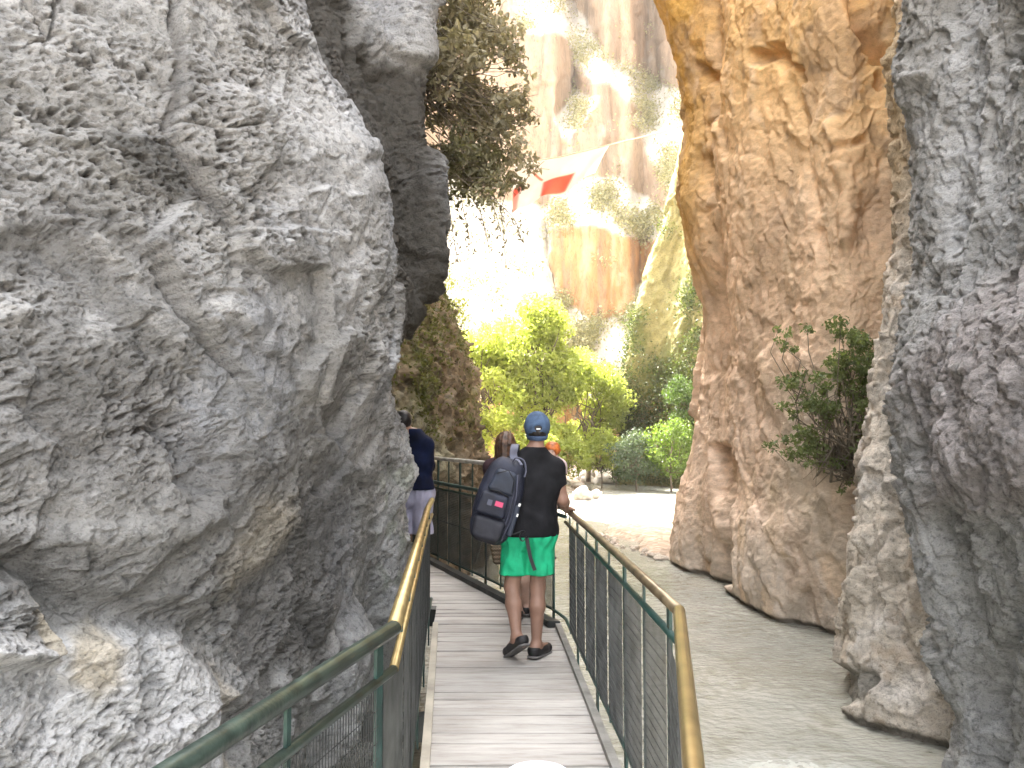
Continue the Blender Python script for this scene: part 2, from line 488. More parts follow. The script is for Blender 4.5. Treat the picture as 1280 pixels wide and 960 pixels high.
lt = np.maximum(pd([(200, 40), (330, 20), (430, 190), (455, 300), (400, 420), (350, 330), (260, 240), (215, 190)]), pd([(-50, 625), (60, 640), (150, 655), (60, 672), (-50, 668)])); col = mixc(col, (.50, .50, .495), sstep(lt, -20, 30) * .6)
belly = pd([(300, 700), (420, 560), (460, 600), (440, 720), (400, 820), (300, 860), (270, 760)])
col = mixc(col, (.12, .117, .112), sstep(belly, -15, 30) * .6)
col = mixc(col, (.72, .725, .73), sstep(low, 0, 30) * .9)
col = mixc(col, (.62, .555, .44), np.maximum(sstep(pd([(70, 790), (110, 775), (130, 800), (125, 860), (95, 880), (62, 850)]), -12, 14), sstep(pd([(18, 740), (40, 780), (44, 825), (16, 828)]), -4, 5)) * .8)
col = mixc(col, (.65, .60, .52), sstep(pd([(262, 820), (292, 880), (296, 1000), (262, 1000), (270, 900)]), -6, 8) * .8)
col = mixc(col, (.52, .47, .38), sstep(pd([(250, 720), (300, 620), (345, 620), (365, 650), (330, 700), (275, 750)]), -12, 20) * .55)
col = mixc(col, (.54, .545, .545), sstep(np.maximum(rib, foot), -2, 14) * .65)
col = mixc(col, (.30, .33, .25), sstep(rib, 0, 10) * sstep(pnoise(P * 5, 71), .1, .4) * .5)
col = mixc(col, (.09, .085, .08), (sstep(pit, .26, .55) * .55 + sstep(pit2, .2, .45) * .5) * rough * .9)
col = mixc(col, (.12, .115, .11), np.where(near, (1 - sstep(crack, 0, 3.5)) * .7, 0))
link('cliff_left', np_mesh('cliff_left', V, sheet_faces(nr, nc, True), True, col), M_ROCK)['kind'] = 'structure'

# ---- right near wall: dark grey rock at the right edge
rows = [-800, -420, -200, -60, 40, 120, 200, 280, 350, 430, 520, 600, 650, 700, 760, 850, 930, 1020, 1300]
sil = tab([(-800, 1150), (-200, 1150), (0, 1146), (100, 1136), (200, 1144), (350, 1150), (430, 1133), (520, 1126), (600, 1124), (650, 1138), (700, 1147), (760, 1165), (850, 1189), (930, 1196), (1300, 1198)])
def rightrow(py):
    s = sil(py); b = tab([(-800, .5), (0, .2), (300, 0), (500, -.1), (700, .15), (900, .2), (1300, .2)])(py)
    pts = [at(s + 60, py, 11.0), at(s + 16, py, 8.6), at(s, py, 7.25), at(s + 45, py, 6.6 + b), at(s + 110, py, 5.85 + b), at(1370, py, 4.75 + b), at(1600, py, 3.5 + b)]
    q = pts[-1]; pts.append(np.array([q[0] + .5, -3., q[2]]))
    return pts
grid = [rightrow(p) for p in rows]
top = [p + np.array([1.6, 0, 3.]) for p in grid[0]]
grid = [[p + np.array([4, 0, 4.]) for p in top], top] + grid
mu = [12, 24, 50, 70, 70, 24, 10]
mv = [8, 8] + [max(6, int((b - a) / (1.7 if -70 < a < 990 else 9))) for a, b in zip(rows[:-1], rows[1:])]
S = sheet(grid, mu, mv); Nn = -sheet_normals(S)
nr, nc = S.shape[:2]; P = S.reshape(-1, 3); Nf = Nn.reshape(-1, 3); px, py = project(P)
wx = px + 12 * fbm(P * 2., 4, .6, 40); wy = py + 12 * fbm(P * 2., 4, .6, 50)
Q = P @ np.array([[.77, .1, .64], [-.1, 1, .1], [-.64, -.1, .77]]).T
fo, fe = facets(Q * np.array([1.6, 1.6, 1.0]) + .45 * fbm(P * 2, 3, .5, 8)[:, None], 3, 1.)
fo2, fe2 = facets(Q * np.array([4.4, 4.4, 3.6]) + .45 * fbm(P * 6, 3, .5, 9)[:, None], 4, 1.)
fo3, fe3 = facets(Q * np.array([13, 13, 9]) + .2 * fbm(P * 12, 2, .5, 10)[:, None], 5, 1.)
D = .20 * fbm(P * np.array([.9, .9, .5]), 3, .5, 3) + .055 * fo + .028 * fo2 + .016 * fo3
D += .02 * ridged(Q * np.array([3, 4, 5]), 4, .55, 12) + .006 * fbm(P * 30, 3, .65, 16)
bulge = polydist(wx, wy, [(1130, 470), (1180, 400), (1300, 290), (1700, 250), (1700, 620), (1280, 640), (1150, 640)])
D += .12 * sstep(bulge, -20, 60)
gl = linedist(wx, wy, [(1225, -50), (1205, 150), (1190, 300)]); D -= .10 * (1 - sstep(gl, 5, 30))
cav = linedist(wx, wy, [(1205, 162), (1207, 188)]); D -= .14 * (1 - sstep(cav, 2, 9))
ct = linedist(wx, wy, [(1240, 960), (1225, 800), (1180, 660), (1150, 560)]); D -= .10 * (1 - sstep(ct, 4, 22))
ct = linedist(wx, wy, [(1300, 720), (1255, 820), (1235, 900)]); D -= .12 * (1 - sstep(ct, 4, 22))
V = P + Nf * D[:, None]
col = np.tile(np.array([.35, .35, .342]), (len(P), 1))
col = mixc(col, (.38, .385, .385), sstep(fbm(P * np.array([1.5, 1.5, .8]), 3, .5, 61), -.02, .3) * .8)
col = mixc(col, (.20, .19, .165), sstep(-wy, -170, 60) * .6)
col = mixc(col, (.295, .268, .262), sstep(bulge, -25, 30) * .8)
col = mixc(col, (.50, .51, .52), (1 - sstep(gl, 8, 34)) * .7)
blot = fbm(P * 5, 4, .6, 62); col = mixc(col, (.40, .40, .395), sstep(blot, .18, .45) * .6)
col = mixc(col, (.36, .365, .36), sstep(wy, 600, 720) * .5)
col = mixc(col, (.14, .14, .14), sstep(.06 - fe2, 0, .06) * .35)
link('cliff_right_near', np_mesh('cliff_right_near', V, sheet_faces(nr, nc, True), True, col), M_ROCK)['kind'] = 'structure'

# ---- cream coloured fin between the grey rock and the ochre wall
rows = [-800, -300, -60, 60, 180, 300, 380, 450, 520, 580, 640, 720, 800, 860, 900, 1000, 1300]
sil = tab([(-800, 1112), (0, 1118), (200, 1124), (330, 1122), (380, 1106), (450, 1098), (540, 1088), (590, 1072), (640, 1070), (720, 1064), (800, 1056), (870, 1050), (1300, 1046)])
def finrow(py):
    s = sil(py); y0 = tab([(-800, 10.2), (300, 10.0), (500, 9.8), (800, 9.3), (880, 9.15), (1300, 9.1)])(py)
    return [at(s + 60, py, 15.), at(s + 16, py, 11.4), at(s, py, y0), at(s + 40, py, y0 - .45), at(s + 90, py, y0 - .8), at(s + 150, py, y0 - 1.2), at(s + 260, py, y0 - 2)]
grid = [finrow(p) for p in rows]
grid = [[p + np.array([2., 0, 3.]) for p in grid[0]]] + grid
mu = [10, 24, 34, 34, 30, 10]
mv = [8] + [max(6, int((b - a) / (1.8 if -70 < a < 950 else 9))) for a, b in zip(rows[:-1], rows[1:])]
S = sheet(grid, mu, mv); Nn = -sheet_normals(S)
nr, nc = S.shape[:2]; P = S.reshape(-1, 3); Nf = Nn.reshape(-1, 3); px, py = project(P)
wx = px + 10 * fbm(P * 2., 4, .6, 40); wy = py + 10 * fbm(P * 2., 4, .6, 50)
fo, fe = facets(P * np.array([2.2, 2.2, 1.2]) + .25 * fbm(P * 3, 3, .5, 8)[:, None], 6, 1.)
fo2, fe2 = facets(P * np.array([7, 7, 5.]) + .25 * fbm(P * 6, 3, .5, 9)[:, None], 7, 1.)
D = .14 * fbm(P * np.array([1, 1, .6]), 3, .5, 3) + .07 * fo + .03 * fo2 + .035 * ridged(P * np.array([4, 4, 2.5]), 4, .55, 13) + .006 * fbm(P * 26, 3, .6, 16)
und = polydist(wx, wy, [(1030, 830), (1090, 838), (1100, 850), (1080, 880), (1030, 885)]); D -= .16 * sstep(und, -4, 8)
D -= .08 * sstep(-P[:, 2], 1.36, 1.47)
ct = linedist(wx, wy, [(1125, 620), (1130, 700), (1126, 780), (1150, 840)]); D -= .10 * (1 - sstep(ct, 3, 14))
V = P + Nf * D[:, None]
col = np.tile(np.array([.56, .505, .43]), (len(P), 1))
col = mixc(col, (.56, .53, .49), sstep(fbm(P * 1.6, 3, .5, 61), 0, .3) * .7)
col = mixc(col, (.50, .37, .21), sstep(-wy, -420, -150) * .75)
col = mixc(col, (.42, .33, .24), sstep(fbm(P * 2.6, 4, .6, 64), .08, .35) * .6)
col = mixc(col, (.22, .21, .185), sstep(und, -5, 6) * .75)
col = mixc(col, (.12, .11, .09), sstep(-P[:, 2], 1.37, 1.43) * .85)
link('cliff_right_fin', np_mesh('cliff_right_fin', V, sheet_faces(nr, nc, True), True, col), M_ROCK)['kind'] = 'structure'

# ---- ochre wall
rows = [-700, -300, -80, 0, 60, 110, 150, 200, 250, 310, 380, 430, 500, 560, 620, 680, 720, 760, 800, 850, 1000]
sil = tab([(-700, 740), (-200, 786), (-60, 806), (0, 822), (60, 842), (110, 852), (150, 852), (200, 846), (250, 846), (310, 860), (380, 877), (430, 876), (500, 870), (560, 862), (620, 850), (680, 840), (720, 842), (1000, 842)])
def orow(py):
    s = sil(py)
    lean = tab([(-700, 3.), (-300, .6), (0, -.5), (300, -.3), (500, 0), (1000, 0)])(py)
    lobe = tab([(-700, 0), (300, 0), (620, .3), (700, .75), (1000, .8)])(py)
    k = tab([(-700, 25), (0, 20), (500, 0), (1000, 0)])(py)
    return [at(s + 45, py, 27), at(s + 16, py, 21.5 + lean), at(s, py, 18.8 + lean), at(max(s + 38, 893) - k * .5, py, 17.4 + lean), at(912 - k * .3, py, 16.0 + lean - lobe), at(972, py, 13.9 + lean * .8 - lobe * .6),
            at(1050, py, 12.4 + lean * .6), at(1110, py, 12.3 + lean * .4), at(1260, py, 11.4)]
grid = [orow(p) for p in rows]
grid = [[p + np.array([2.5, 0, 2.5]) for p in grid[0]]] + grid
mu = [8, 16, 40, 24, 50, 60, 44, 12]
mv = [8] + [max(6, int((b - a) / (1.7 if -90 < a < 830 else 9))) for a, b in zip(rows[:-1], rows[1:])]
S = sheet(grid, mu, mv); Nn = -sheet_normals(S)
nr, nc = S.shape[:2]; P = S.reshape(-1, 3); Nf = Nn.reshape(-1, 3); px, py = project(P)
wx = px + 10 * fbm(P * 1.2, 4, .6, 40); wy = py + 10 * fbm(P * 1.2, 4, .6, 50)
Q = P @ np.array([[1, 0, -.25], [0, 1, -.2], [.25, .2, 1]]).T
fo, fe = facets(Q * np.array([.8, .8, .3]) + .3 * fbm(P * 1.2, 3, .5, 8)[:, None], 8, .8)
fo2, fe2 = facets(Q * np.array([2.6, 2.6, 1.5]) + .3 * fbm(P * 3, 3, .5, 9)[:, None], 9, .9)
fo3, fe3 = facets(Q * np.array([7, 7, 5]) + .3 * fbm(P * 8, 3, .5, 9)[:, None], 10, .9)
D = .34 * fbm(Q * np.array([.5, .5, .18]), 3, .5, 3) + .10 * fo + .035 * fo2 + .014 * fo3
D += .03 * ridged(Q * np.array([1.6, 1.6, .7]), 4, .55, 13) + .017 * ridged(P * np.array([6, 6, 5.]), 4, .65, 14) + .012 * fbm(P * 14, 3, .65, 17)
for (pts, w, dep) in [([(1060, -10), (1075, 30), (1100, 70)], 16, .5), ([(945, 70), (965, 62), (975, 75)], 14, .35), ([(990, 85), (995, 100)], 8, .3), ([(872, 85), (890, 100)], 10, .3),
                      ([(1098, 95), (1100, 110)], 7, .25), ([(975, 80), (1000, 160), (1015, 260)], 14, .10), ([(1035, 170), (1040, 190), (1080, 170)], 7, .12), ([(1020, 290), (1026, 340)], 9, .12),
                      ([(905, 560), (908, 640), (905, 730)], 9, .35), ([(1040, 160), (1062, 240), (1058, 300)], 18, -.16), ([(880, 200), (905, 330), (900, 460)], 22, .18)]:
    D -= dep * (1 - sstep(linedist(wx, wy, pts), 1, w))
D -= .1 * sstep(-P[:, 2], 1.36, 1.47)
V = P + Nf * D[:, None]
hgt = wy
col = np.tile(np.array([.74, .535, .36]), (len(P), 1))
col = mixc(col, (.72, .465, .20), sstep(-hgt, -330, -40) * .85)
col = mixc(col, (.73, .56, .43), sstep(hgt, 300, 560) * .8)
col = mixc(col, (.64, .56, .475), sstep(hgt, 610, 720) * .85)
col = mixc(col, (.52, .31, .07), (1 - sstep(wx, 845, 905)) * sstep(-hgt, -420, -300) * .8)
col = mixc(col, (.44, .32, .225), sstep(fbm(Q * np.array([.9, .9, .4]), 4, .6, 64), .02, .3) * .5)
col = mixc(col, (.70, .53, .36), sstep(fbm(Q * np.array([1.6, 1.6, .5]), 4, .6, 66), .08, .35) * .6)
col = mixc(col, (.22, .16, .11), sstep(pnoise(P * np.array([3.5, 3.5, 3]), 81), .38, .6) * .4)
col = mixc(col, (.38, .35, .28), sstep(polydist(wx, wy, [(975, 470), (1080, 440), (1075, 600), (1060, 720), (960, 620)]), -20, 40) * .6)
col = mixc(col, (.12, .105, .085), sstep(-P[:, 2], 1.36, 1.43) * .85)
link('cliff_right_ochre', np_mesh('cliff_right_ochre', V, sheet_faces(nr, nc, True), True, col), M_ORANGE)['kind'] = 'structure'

# ---- mossy buttress behind the left wall, and an unseen tall cliff added to shade the near gorge
rows = [150, 230, 300, 340, 390, 440, 500, 560, 620, 700, 800]
sil = tab([(150, 400), (230, 450), (300, 508), (340, 532), (390, 555), (440, 575), (500, 588), (560, 597), (620, 601), (800, 604)])
def mrow(py):
    s = sil(py); y0 = tab([(150, 23), (340, 21.5), (560, 20), (800, 19.5)])(py)
    return [at(s - 190, py, 10.5), at(s - 110, py, 13.2), at(s - 60, py, 15.5), at(s - 24, py, 17.8), at(s, py, y0), at(s - 6, py, y0 + 3), at(s - 60, py, y0 + 9)]
grid = [mrow(p) for p in rows]
mu = [14, 30, 30, 30, 16, 10]; mv = [max(6, int((b - a) / 2.0)) for a, b in zip(rows[:-1], rows[1:])]
S = sheet(grid, mu, mv); Nn = -sheet_normals(S)
nr, nc = S.shape[:2]; P = S.reshape(-1, 3); Nf = Nn.reshape(-1, 3); px, py = project(P)
fo, fe = facets(P * 1.2 + .3 * fbm(P * 2, 3, .5, 8)[:, None], 11, .9)
fo2, fe2 = facets(P * 3.6 + .3 * fbm(P * 5, 3, .5, 9)[:, None], 12, 1.)
D = .3 * fbm(P * .5, 3, .5, 3) + .13 * fo + .08 * fo2 + .12 * ridged(P * 2.2, 4, .6, 13) + .06 * ridged(P * 6, 3, .6, 15)
V = P + Nf * D[:, None]
col = np.tile(np.array([.175, .14, .095]), (len(P), 1))
col = mixc(col, (.25, .215, .16), sstep(fbm(P * 1.5, 4, .6, 61), 0, .3) * .7)
col = mixc(col, (.10, .10, .032), sstep(fbm(P * .7, 3, .5, 62) + (470 - py) / 400, .0, .3) * .75)
col = mixc(col, (.30, .30, .215), sstep(polydist(px, py, [(480, 480), (520, 500), (570, 560), (570, 600), (480, 600)]), -15, 25) * .7)
col = mixc(col, (.05, .045, .03), sstep(pnoise(P * 5, 67), .1, .4) * .7)
link('buttress_left', np_mesh('buttress_left', V, sheet_faces(nr, nc, True), True, col), M_MOSSY)['kind'] = 'structure'

ys = np.concatenate([np.linspace(6, 39.5, 100), [40.0, 40.6, 42]]); zs = np.linspace(-3, 42, 110)  # unseen cliff, sized to keep the sun off river and walls nearby
Yg, Zg = np.meshgrid(ys, zs)
Xg = -3.85 - .02 * np.maximum(Zg - 14, 0) + np.where(Yg < 12, -.25 * (12 - Yg), 0)
Xg = np.where(Yg > 39.7, Xg - (Yg - 39.6) * 3, Xg)
S = np.stack([Xg, Yg, Zg], -1); nr, nc = S.shape[:2]; P = S.reshape(-1, 3).copy()
P[:, 0] += -.5 + .9 * fbm(P * np.array([.2, .2, .1]), 4, .5, 3) - .25 * np.abs(facets(P * .4, 13, .8)[0])
P[:, 0] = np.minimum(P[:, 0], -.098 * P[:, 1] - .15)
col = np.tile(np.array([.34, .27, .19]), (len(P), 1)); col = mixc(col, (.42, .38, .32), sstep(fbm(P * .4, 4, .6, 61), 0, .3))
link('cliff_left_sunblock', np_mesh('cliff_left_sunblock', P, sheet_faces(nr, nc), True, col), M_MOSSY)['kind'] = 'structure'

# ---- olive wall on the right beyond the ochre wall
rows = [60, 130, 180, 230, 300, 350, 420, 480, 540, 600, 660]
sil = tab([(60, 868), (130, 862), (180, 854), (230, 842), (300, 821), (350, 805), (420, 793), (480, 784), (540, 778), (600, 776), (660, 776)])
def frow(py):
    s = sil(py)
    return [at(s + 70, py, 60), at(s + 14, py, 51), at(s, py, 48.5), at(s + 30, py, 47.5), at(s + 62, py, 46), at(s + 100, py, 44), at(1010, py, 40)]
grid = [frow(p) for p in rows]
grid = [[p + np.array([3, 2, 4]) for p in grid[0]]] + grid
mu = [8, 10, 24, 24, 24, 12]; mv = [8] + [max(6, int((b - a) / 2.0)) for a, b in zip(rows[:-1], rows[1:])]
S = sheet(grid, mu, mv); Nn = -sheet_normals(S)
nr, nc = S.shape[:2]; P = S.reshape(-1, 3); Nf = Nn.reshape(-1, 3); px, py = project(P)
fo, fe = facets(P * np.array([.5, .5, .25]) + .3 * fbm(P * .6, 3, .5, 8)[:, None], 14, .9)
D = .5 * fbm(P * np.array([.25, .25, .12]), 3, .5, 3) + .2 * fo + .2 * ridged(P * np.array([.8, .8, .4]), 4, .6, 13) + .08 * ridged(P * 2.5, 3, .6, 15)
V = P + Nf * D[:, None]
col = np.tile(np.array([.27, .235, .10]), (len(P), 1))
col = mixc(col, (.13, .135, .045), sstep(fbm(P * np.array([.35, .35, .2]), 4, .6, 61), -.08, .2) * .8)
col = mixc(col, (.46, .33, .16), sstep(polydist(px, py, [(795, 500), (840, 500), (835, 570), (795, 570)]), -10, 15) * .8)
link('cliff_right_far', np_mesh('cliff_right_far', V, sheet_faces(nr, nc, True), True, col), M_MOSSY)['kind'] = 'structure'

# ---- far cliff closing the gorge: steep shaded faces broken by sloping ledges that catch the sun
pxs = np.arange(400, 985, 2.5); pys = np.arange(650, -300, -2.5)
PX, PY = np.meshgrid(pxs, pys)
f = np.stack([PX / 60, PY / 60, 0 * PX], -1).reshape(-1, 3)
WX = PX + (16 * fbm(f, 4, .6, 1)).reshape(PX.shape); WY = PY + (16 * fbm(f, 4, .6, 2)).reshape(PX.shape)
def lm(poly, w=3): return sstep(polydist(WX.ravel(), WY.ravel(), poly).reshape(PX.shape), -w, w)
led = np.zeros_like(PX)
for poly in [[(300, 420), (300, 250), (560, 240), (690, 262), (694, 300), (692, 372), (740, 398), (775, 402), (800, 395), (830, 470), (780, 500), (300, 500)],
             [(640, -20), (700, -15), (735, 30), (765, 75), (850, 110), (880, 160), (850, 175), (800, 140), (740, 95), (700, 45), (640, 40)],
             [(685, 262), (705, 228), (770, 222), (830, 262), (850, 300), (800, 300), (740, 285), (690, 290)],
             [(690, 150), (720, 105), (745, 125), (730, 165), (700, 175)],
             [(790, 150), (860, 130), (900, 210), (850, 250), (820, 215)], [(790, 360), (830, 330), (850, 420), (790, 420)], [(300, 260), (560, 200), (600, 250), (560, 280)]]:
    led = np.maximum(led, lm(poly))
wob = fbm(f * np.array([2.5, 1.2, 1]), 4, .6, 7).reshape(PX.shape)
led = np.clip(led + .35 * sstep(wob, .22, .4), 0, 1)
Yd = np.zeros_like(PX); base = 60 + 5 * sstep(pxs, 680, 700) + 6 * (1 - sstep(pxs, 400, 560)) * -1
Yc = base.copy(); Yd[0] = Yc
for k in range(1, len(pys)):
    q = (540 - .5 * (pys[k] + pys[k - 1])) / 1000.; dq = (pys[k - 1] - pys[k]) / 1000.
    slope = np.where(pys[k] > 560, 6., 7.5 * (1 - led[k]) + .92 * led[k])
    Yc = Yc + Yc * dq / np.maximum(slope - q, .25)
    Yc = .25 * np.roll(Yc, 1) + .5 * Yc + .25 * np.roll(Yc, -1) if k % 4 == 0 else Yc
    Yd[k] = Yc
dirs = np.stack([(PX - 640) / 1000., CP - (480 - PY) / 1000. * SP, SP + (480 - PY) / 1000. * CP], -1)
S = np.array([0, 0, CAMZ]) + dirs * (Yd / dirs[..., 1])[..., None]
Nn = sheet_normals(S); nr, nc = S.shape[:2]; P = S.reshape(-1, 3); Nf = Nn.reshape(-1, 3)
s2 = np.sign(-Nf[:, 1] + 1e-6)[:, None]; Nf = Nf * s2
lf = led.ravel()
D = .5 * fbm(P * .12, 3, .5, 3) + (1 - lf) * (.35 * ridged(P * np.array([.5, .5, .06]), 4, .55, 5)) + .35 * facets(P * np.array([.25, .25, .12]), 15, .8)[0] + .3 * lf * ridged(P * .5, 4, .6, 9)
V = P + Nf * D[:, None]
stre = fbm(P * np.array([.9, .9, .05]), 4, .6, 31)
col = np.tile(np.array([.36, .265, .185]), (len(P), 1))
lo_f = sstep(PY.ravel(), 230, 300)
col = mixc(col, (.44, .245, .11), lo_f * .9)
col = mixc(col, (.24, .19, .15), sstep(stre, .0, .3) * .55)
col = mixc(col, (.50, .36, .24), sstep(-stre, .08, .3) * .5)
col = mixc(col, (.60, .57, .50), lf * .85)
link('cliff_far', np_mesh('cliff_far', V, sheet_faces(nr, nc), True, col), M_FARROCK)['kind'] = 'structure'
FAR = dict(V=V, led=lf, px=PX.ravel(), py=PY.ravel())
# ------------------------------------------------------------------ ground sheet, river
xs = np.unique(np.concatenate([np.linspace(-300, -30, 10), np.linspace(-30, -8, 12), np.linspace(-8, 16, 150), np.linspace(16, 60, 24), np.linspace(60, 300, 8)]))
ys = np.unique(np.concatenate([np.linspace(-300, -20, 10), np.linspace(-20, 12, 40), np.linspace(12, 66, 260), np.linspace(66, 110, 20), np.linspace(110, 300, 6)]))
Xg, Yg = np.meshgrid(xs, ys)
P = np.stack([Xg, Yg, 0 * Xg], -1).reshape(-1, 3); x, y = P[:, 0], P[:, 1]
w = .5 * fbm(P * .5, 3, .5, 1) + .2 * fbm(P * 2.2, 2, .5, 2)
z = np.full(len(P), -2.2) + .12 * w
bar = polydist(x + w, y + 2 * w, [(3.9, 19.2), (3.35, 21), (2.7, 24.5), (2.9, 28), (4.2, 31.5), (6.5, 32), (7.5, 24), (5.5, 18.5)])
z += .86 * sstep(bar, -1.2, .8)
bank = polydist(x + w, y + 3 * w, [(-30, 37), (-2, 38), (1.2, 40), (3.4, 43), (4.6, 50), (7.5, 54), (14, 52), (60, 40), (60, 120), (-60, 120)])
z += 1.05 * sstep(bank, -2.5, 1.5) + .5 * sstep(bank, 2, 14)
z += np.where(y < -6, .9 * sstep(-y, 6, 14), 0)
z += .06 * fbm(P * 3.1, 3, .6, 5) * (z > -1.6)
P[:, 2] = z
m, nt, out = nodes('river_gravel'); L = nt.links.new
b = N(nt, 'ShaderNodeBsdfPrincipled', i_Roughness=.9); tc = N(nt, 'ShaderNodeTexCoord')
vo = N(nt, 'ShaderNodeTexVoronoi', i_Scale=7.); no = N(nt, 'ShaderNodeTexNoise', i_Scale=1.3, i_Detail=6.)
L(tc.outputs['Object'], vo.inputs['Vector']); L(tc.outputs['Object'], no.inputs['Vector'])
r = ramp(nt, [(.0, (.22, .18, .14)), (.5, (.40, .31, .235)), (1., (.52, .45, .37))]); L(vo.outputs['Color'], r.inputs['Fac'])
r2 = ramp(nt, [(.3, (.75, .72, .7)), (.7, (1.1, 1.1, 1.1))]); L(no.outputs['Fac'], r2.inputs['Fac'])
mm = N(nt, 'ShaderNodeMixRGB', blend_type='MULTIPLY', i_Fac=1.); L(r.outputs['Color'], mm.inputs[1]); L(r2.outputs['Color'], mm.inputs[2]); L(mm.outputs['Color'], b.inputs['Base Color'])
bp = N(nt, 'ShaderNodeBump', i_Strength=.7, i_Distance=.05); L(vo.outputs['Distance'], bp.inputs['Height']); L(bp.outputs['Normal'], b.inputs['Normal'])
L(b.outputs['BSDF'], out.inputs['Surface']); M_GRAVEL = m
link('ground', np_mesh('ground', P, sheet_faces(len(ys), len(xs)), True), M_GRAVEL)['kind'] = 'structure'

# river surface with real ripples, flowing towards the camera
xs = np.concatenate([np.linspace(-14, -1, 14)[:-1], np.linspace(-1, 7, 230), np.linspace(7, 22, 16)[1:]])
ys = np.concatenate([np.linspace(-16, 3, 30)[:-1], np.linspace(3, 16, 420), np.linspace(16, 34, 300)[1:], np.linspace(34, 58, 120)[1:]])
Xg, Yg = np.meshgrid(xs, ys)
P = np.stack([Xg, Yg, 0 * Xg], -1).reshape(-1, 3)
Q = P + .35 * np.stack([fbm(P * .9, 2, .5, 1), fbm(P * .9, 2, .5, 2), 0 * P[:, 0]], -1)
amp = .5 + .7 * sstep(fbm(P * .35, 3, .5, 4), -.2, .3)
h = .026 * ridged(Q * np.array([1.6, 2.6, 1]), 4, .55, 6) + .014 * ridged(Q * np.array([4.5, 8, 1]), 3, .55, 7) + .03 * fbm(Q * .5, 2, .5, 8)
P[:, 2] = WATER + amp * h
foam = sstep(ridged(Q * np.array([2.2, 3.4, 1]), 4, .6, 11) + .6 * fbm(P * .3, 3, .5, 12), .2, .8)
rip = np.exp(-((P[:, 0] - 2.55) ** 2 / .35 + (P[:, 1] - 7.6) ** 2 / .12)) + .8 * np.exp(-((P[:, 0] - 3.3) ** 2 / .5 + (P[:, 1] - 7.1) ** 2 / .1))
foam = np.clip(.16 * foam + rip * .55 * (.1 + .9 * ridged(Q * np.array([5, 9, 1]), 3, .6, 13)), 0, 1)
m, nt, out = nodes('milky_water'); L = nt.links.new
b = N(nt, 'ShaderNodeBsdfPrincipled', i_Roughness=.08, i_IOR=1.33); tc = N(nt, 'ShaderNodeTexCoord')
no = N(nt, 'ShaderNodeTexNoise', i_Scale=.6, i_Detail=5.); L(tc.outputs['Object'], no.inputs['Vector'])
r = ramp(nt, [(.3, (.19, .187, .155)), (.7, (.275, .262, .215))]); L(no.outputs['Fac'], r.inputs['Fac'])
a_ = N(nt, 'ShaderNodeAttribute', attribute_name='vary')
mx = N(nt, 'ShaderNodeMixRGB'); mx.inputs[2].default_value = (.62, .64, .62, 1); L(a_.outputs['Fac'], mx.inputs['Fac']); L(r.outputs['Color'], mx.inputs[1]); L(mx.outputs['Color'], b.inputs['Base Color'])
n2 = N(nt, 'ShaderNodeTexNoise', i_Scale=9., i_Detail=5.); mp = N(nt, 'ShaderNodeMapping'); mp.inputs['Scale'].default_value = (1, 1.7, 1)
L(tc.outputs['Object'], mp.inputs['Vector']); L(mp.outputs['Vector'], n2.inputs['Vector'])
bp = N(nt, 'ShaderNodeBump', i_Strength=.8, i_Distance=.045); L(n2.outputs['Fac'], bp.inputs['Height']); L(bp.outputs['Normal'], b.inputs['Normal'])
rr = N(nt, 'ShaderNodeMapRange'); rr.inputs[3].default_value = .07; rr.inputs[4].default_value = .6; L(a_.outputs['Fac'], rr.inputs[0]); L(rr.outputs[0], b.inputs['Roughness'])
L(b.outputs['BSDF'], out.inputs['Surface']); M_WATER = m
link('river', np_mesh('river', P, sheet_faces(len(ys), len(xs)), True, val=foam), M_WATER)['kind'] = 'structure'

# stones: one boulder mesh per stone, lying along the shore
M_STONE = plain('river_stone', (.42, .37, .31), .9, bump=.5, bscale=9., var=.2, nscale=3.)
def stone_mesh(seed, lump=.35):
    r = np.random.default_rng(seed)
    n, k = 14, 18
    th = np.linspace(0, math.pi, n); ph = np.linspace(0, 2 * math.pi, k + 1)
    T, Ph = np.meshgrid(th, ph, indexing='ij')
    P = np.stack([np.sin(T) * np.cos(Ph), np.sin(T) * np.sin(Ph), np.cos(T)], -1).reshape(-1, 3)
    d = 1 + lump * fbm(P * 1.3 + seed * 3.1, 3, .5, seed) + .25 * facets(P * 1.1 + seed, seed, .5)[0]
    return np_mesh('stone', P * d[:, None] * r.uniform(.7, 1.15, 3), sheet_faces(n, k + 1), True)
stones = [stone_mesh(s) for s in (1, 2, 3, 4)]
sites = []
for k in range(26):     # the line of cobbles along the edge of the gravel bar
    t = k / 25
    e = np.array([[2.62, 24.4], [3.1, 22.2], [3.55, 20.6], [3.72, 19.6]])
    q = np.array([np.interp(t, [0, .35, .7, 1], e[:, 0]), np.interp(t, [0, .35, .7, 1], e[:, 1])])
    sites.append((q[0] + RNG.normal() * .09, q[1] + RNG.normal() * .2, WATER + .02, RNG.uniform(.06, .15) * (1.5 if k > 17 else 1), 'cobble'))
for k in range(14):
    sites.append((RNG.uniform(4.0, 9.2), RNG.uniform(48.5, 52.5), -1.3, RNG.uniform(.3, .75), 'boulder'))
for k in range(10):
    sites.append((RNG.uniform(1.0, 4.2), RNG.uniform(36.5, 46), -1.25, RNG.uniform(.2, .5), 'boulder'))
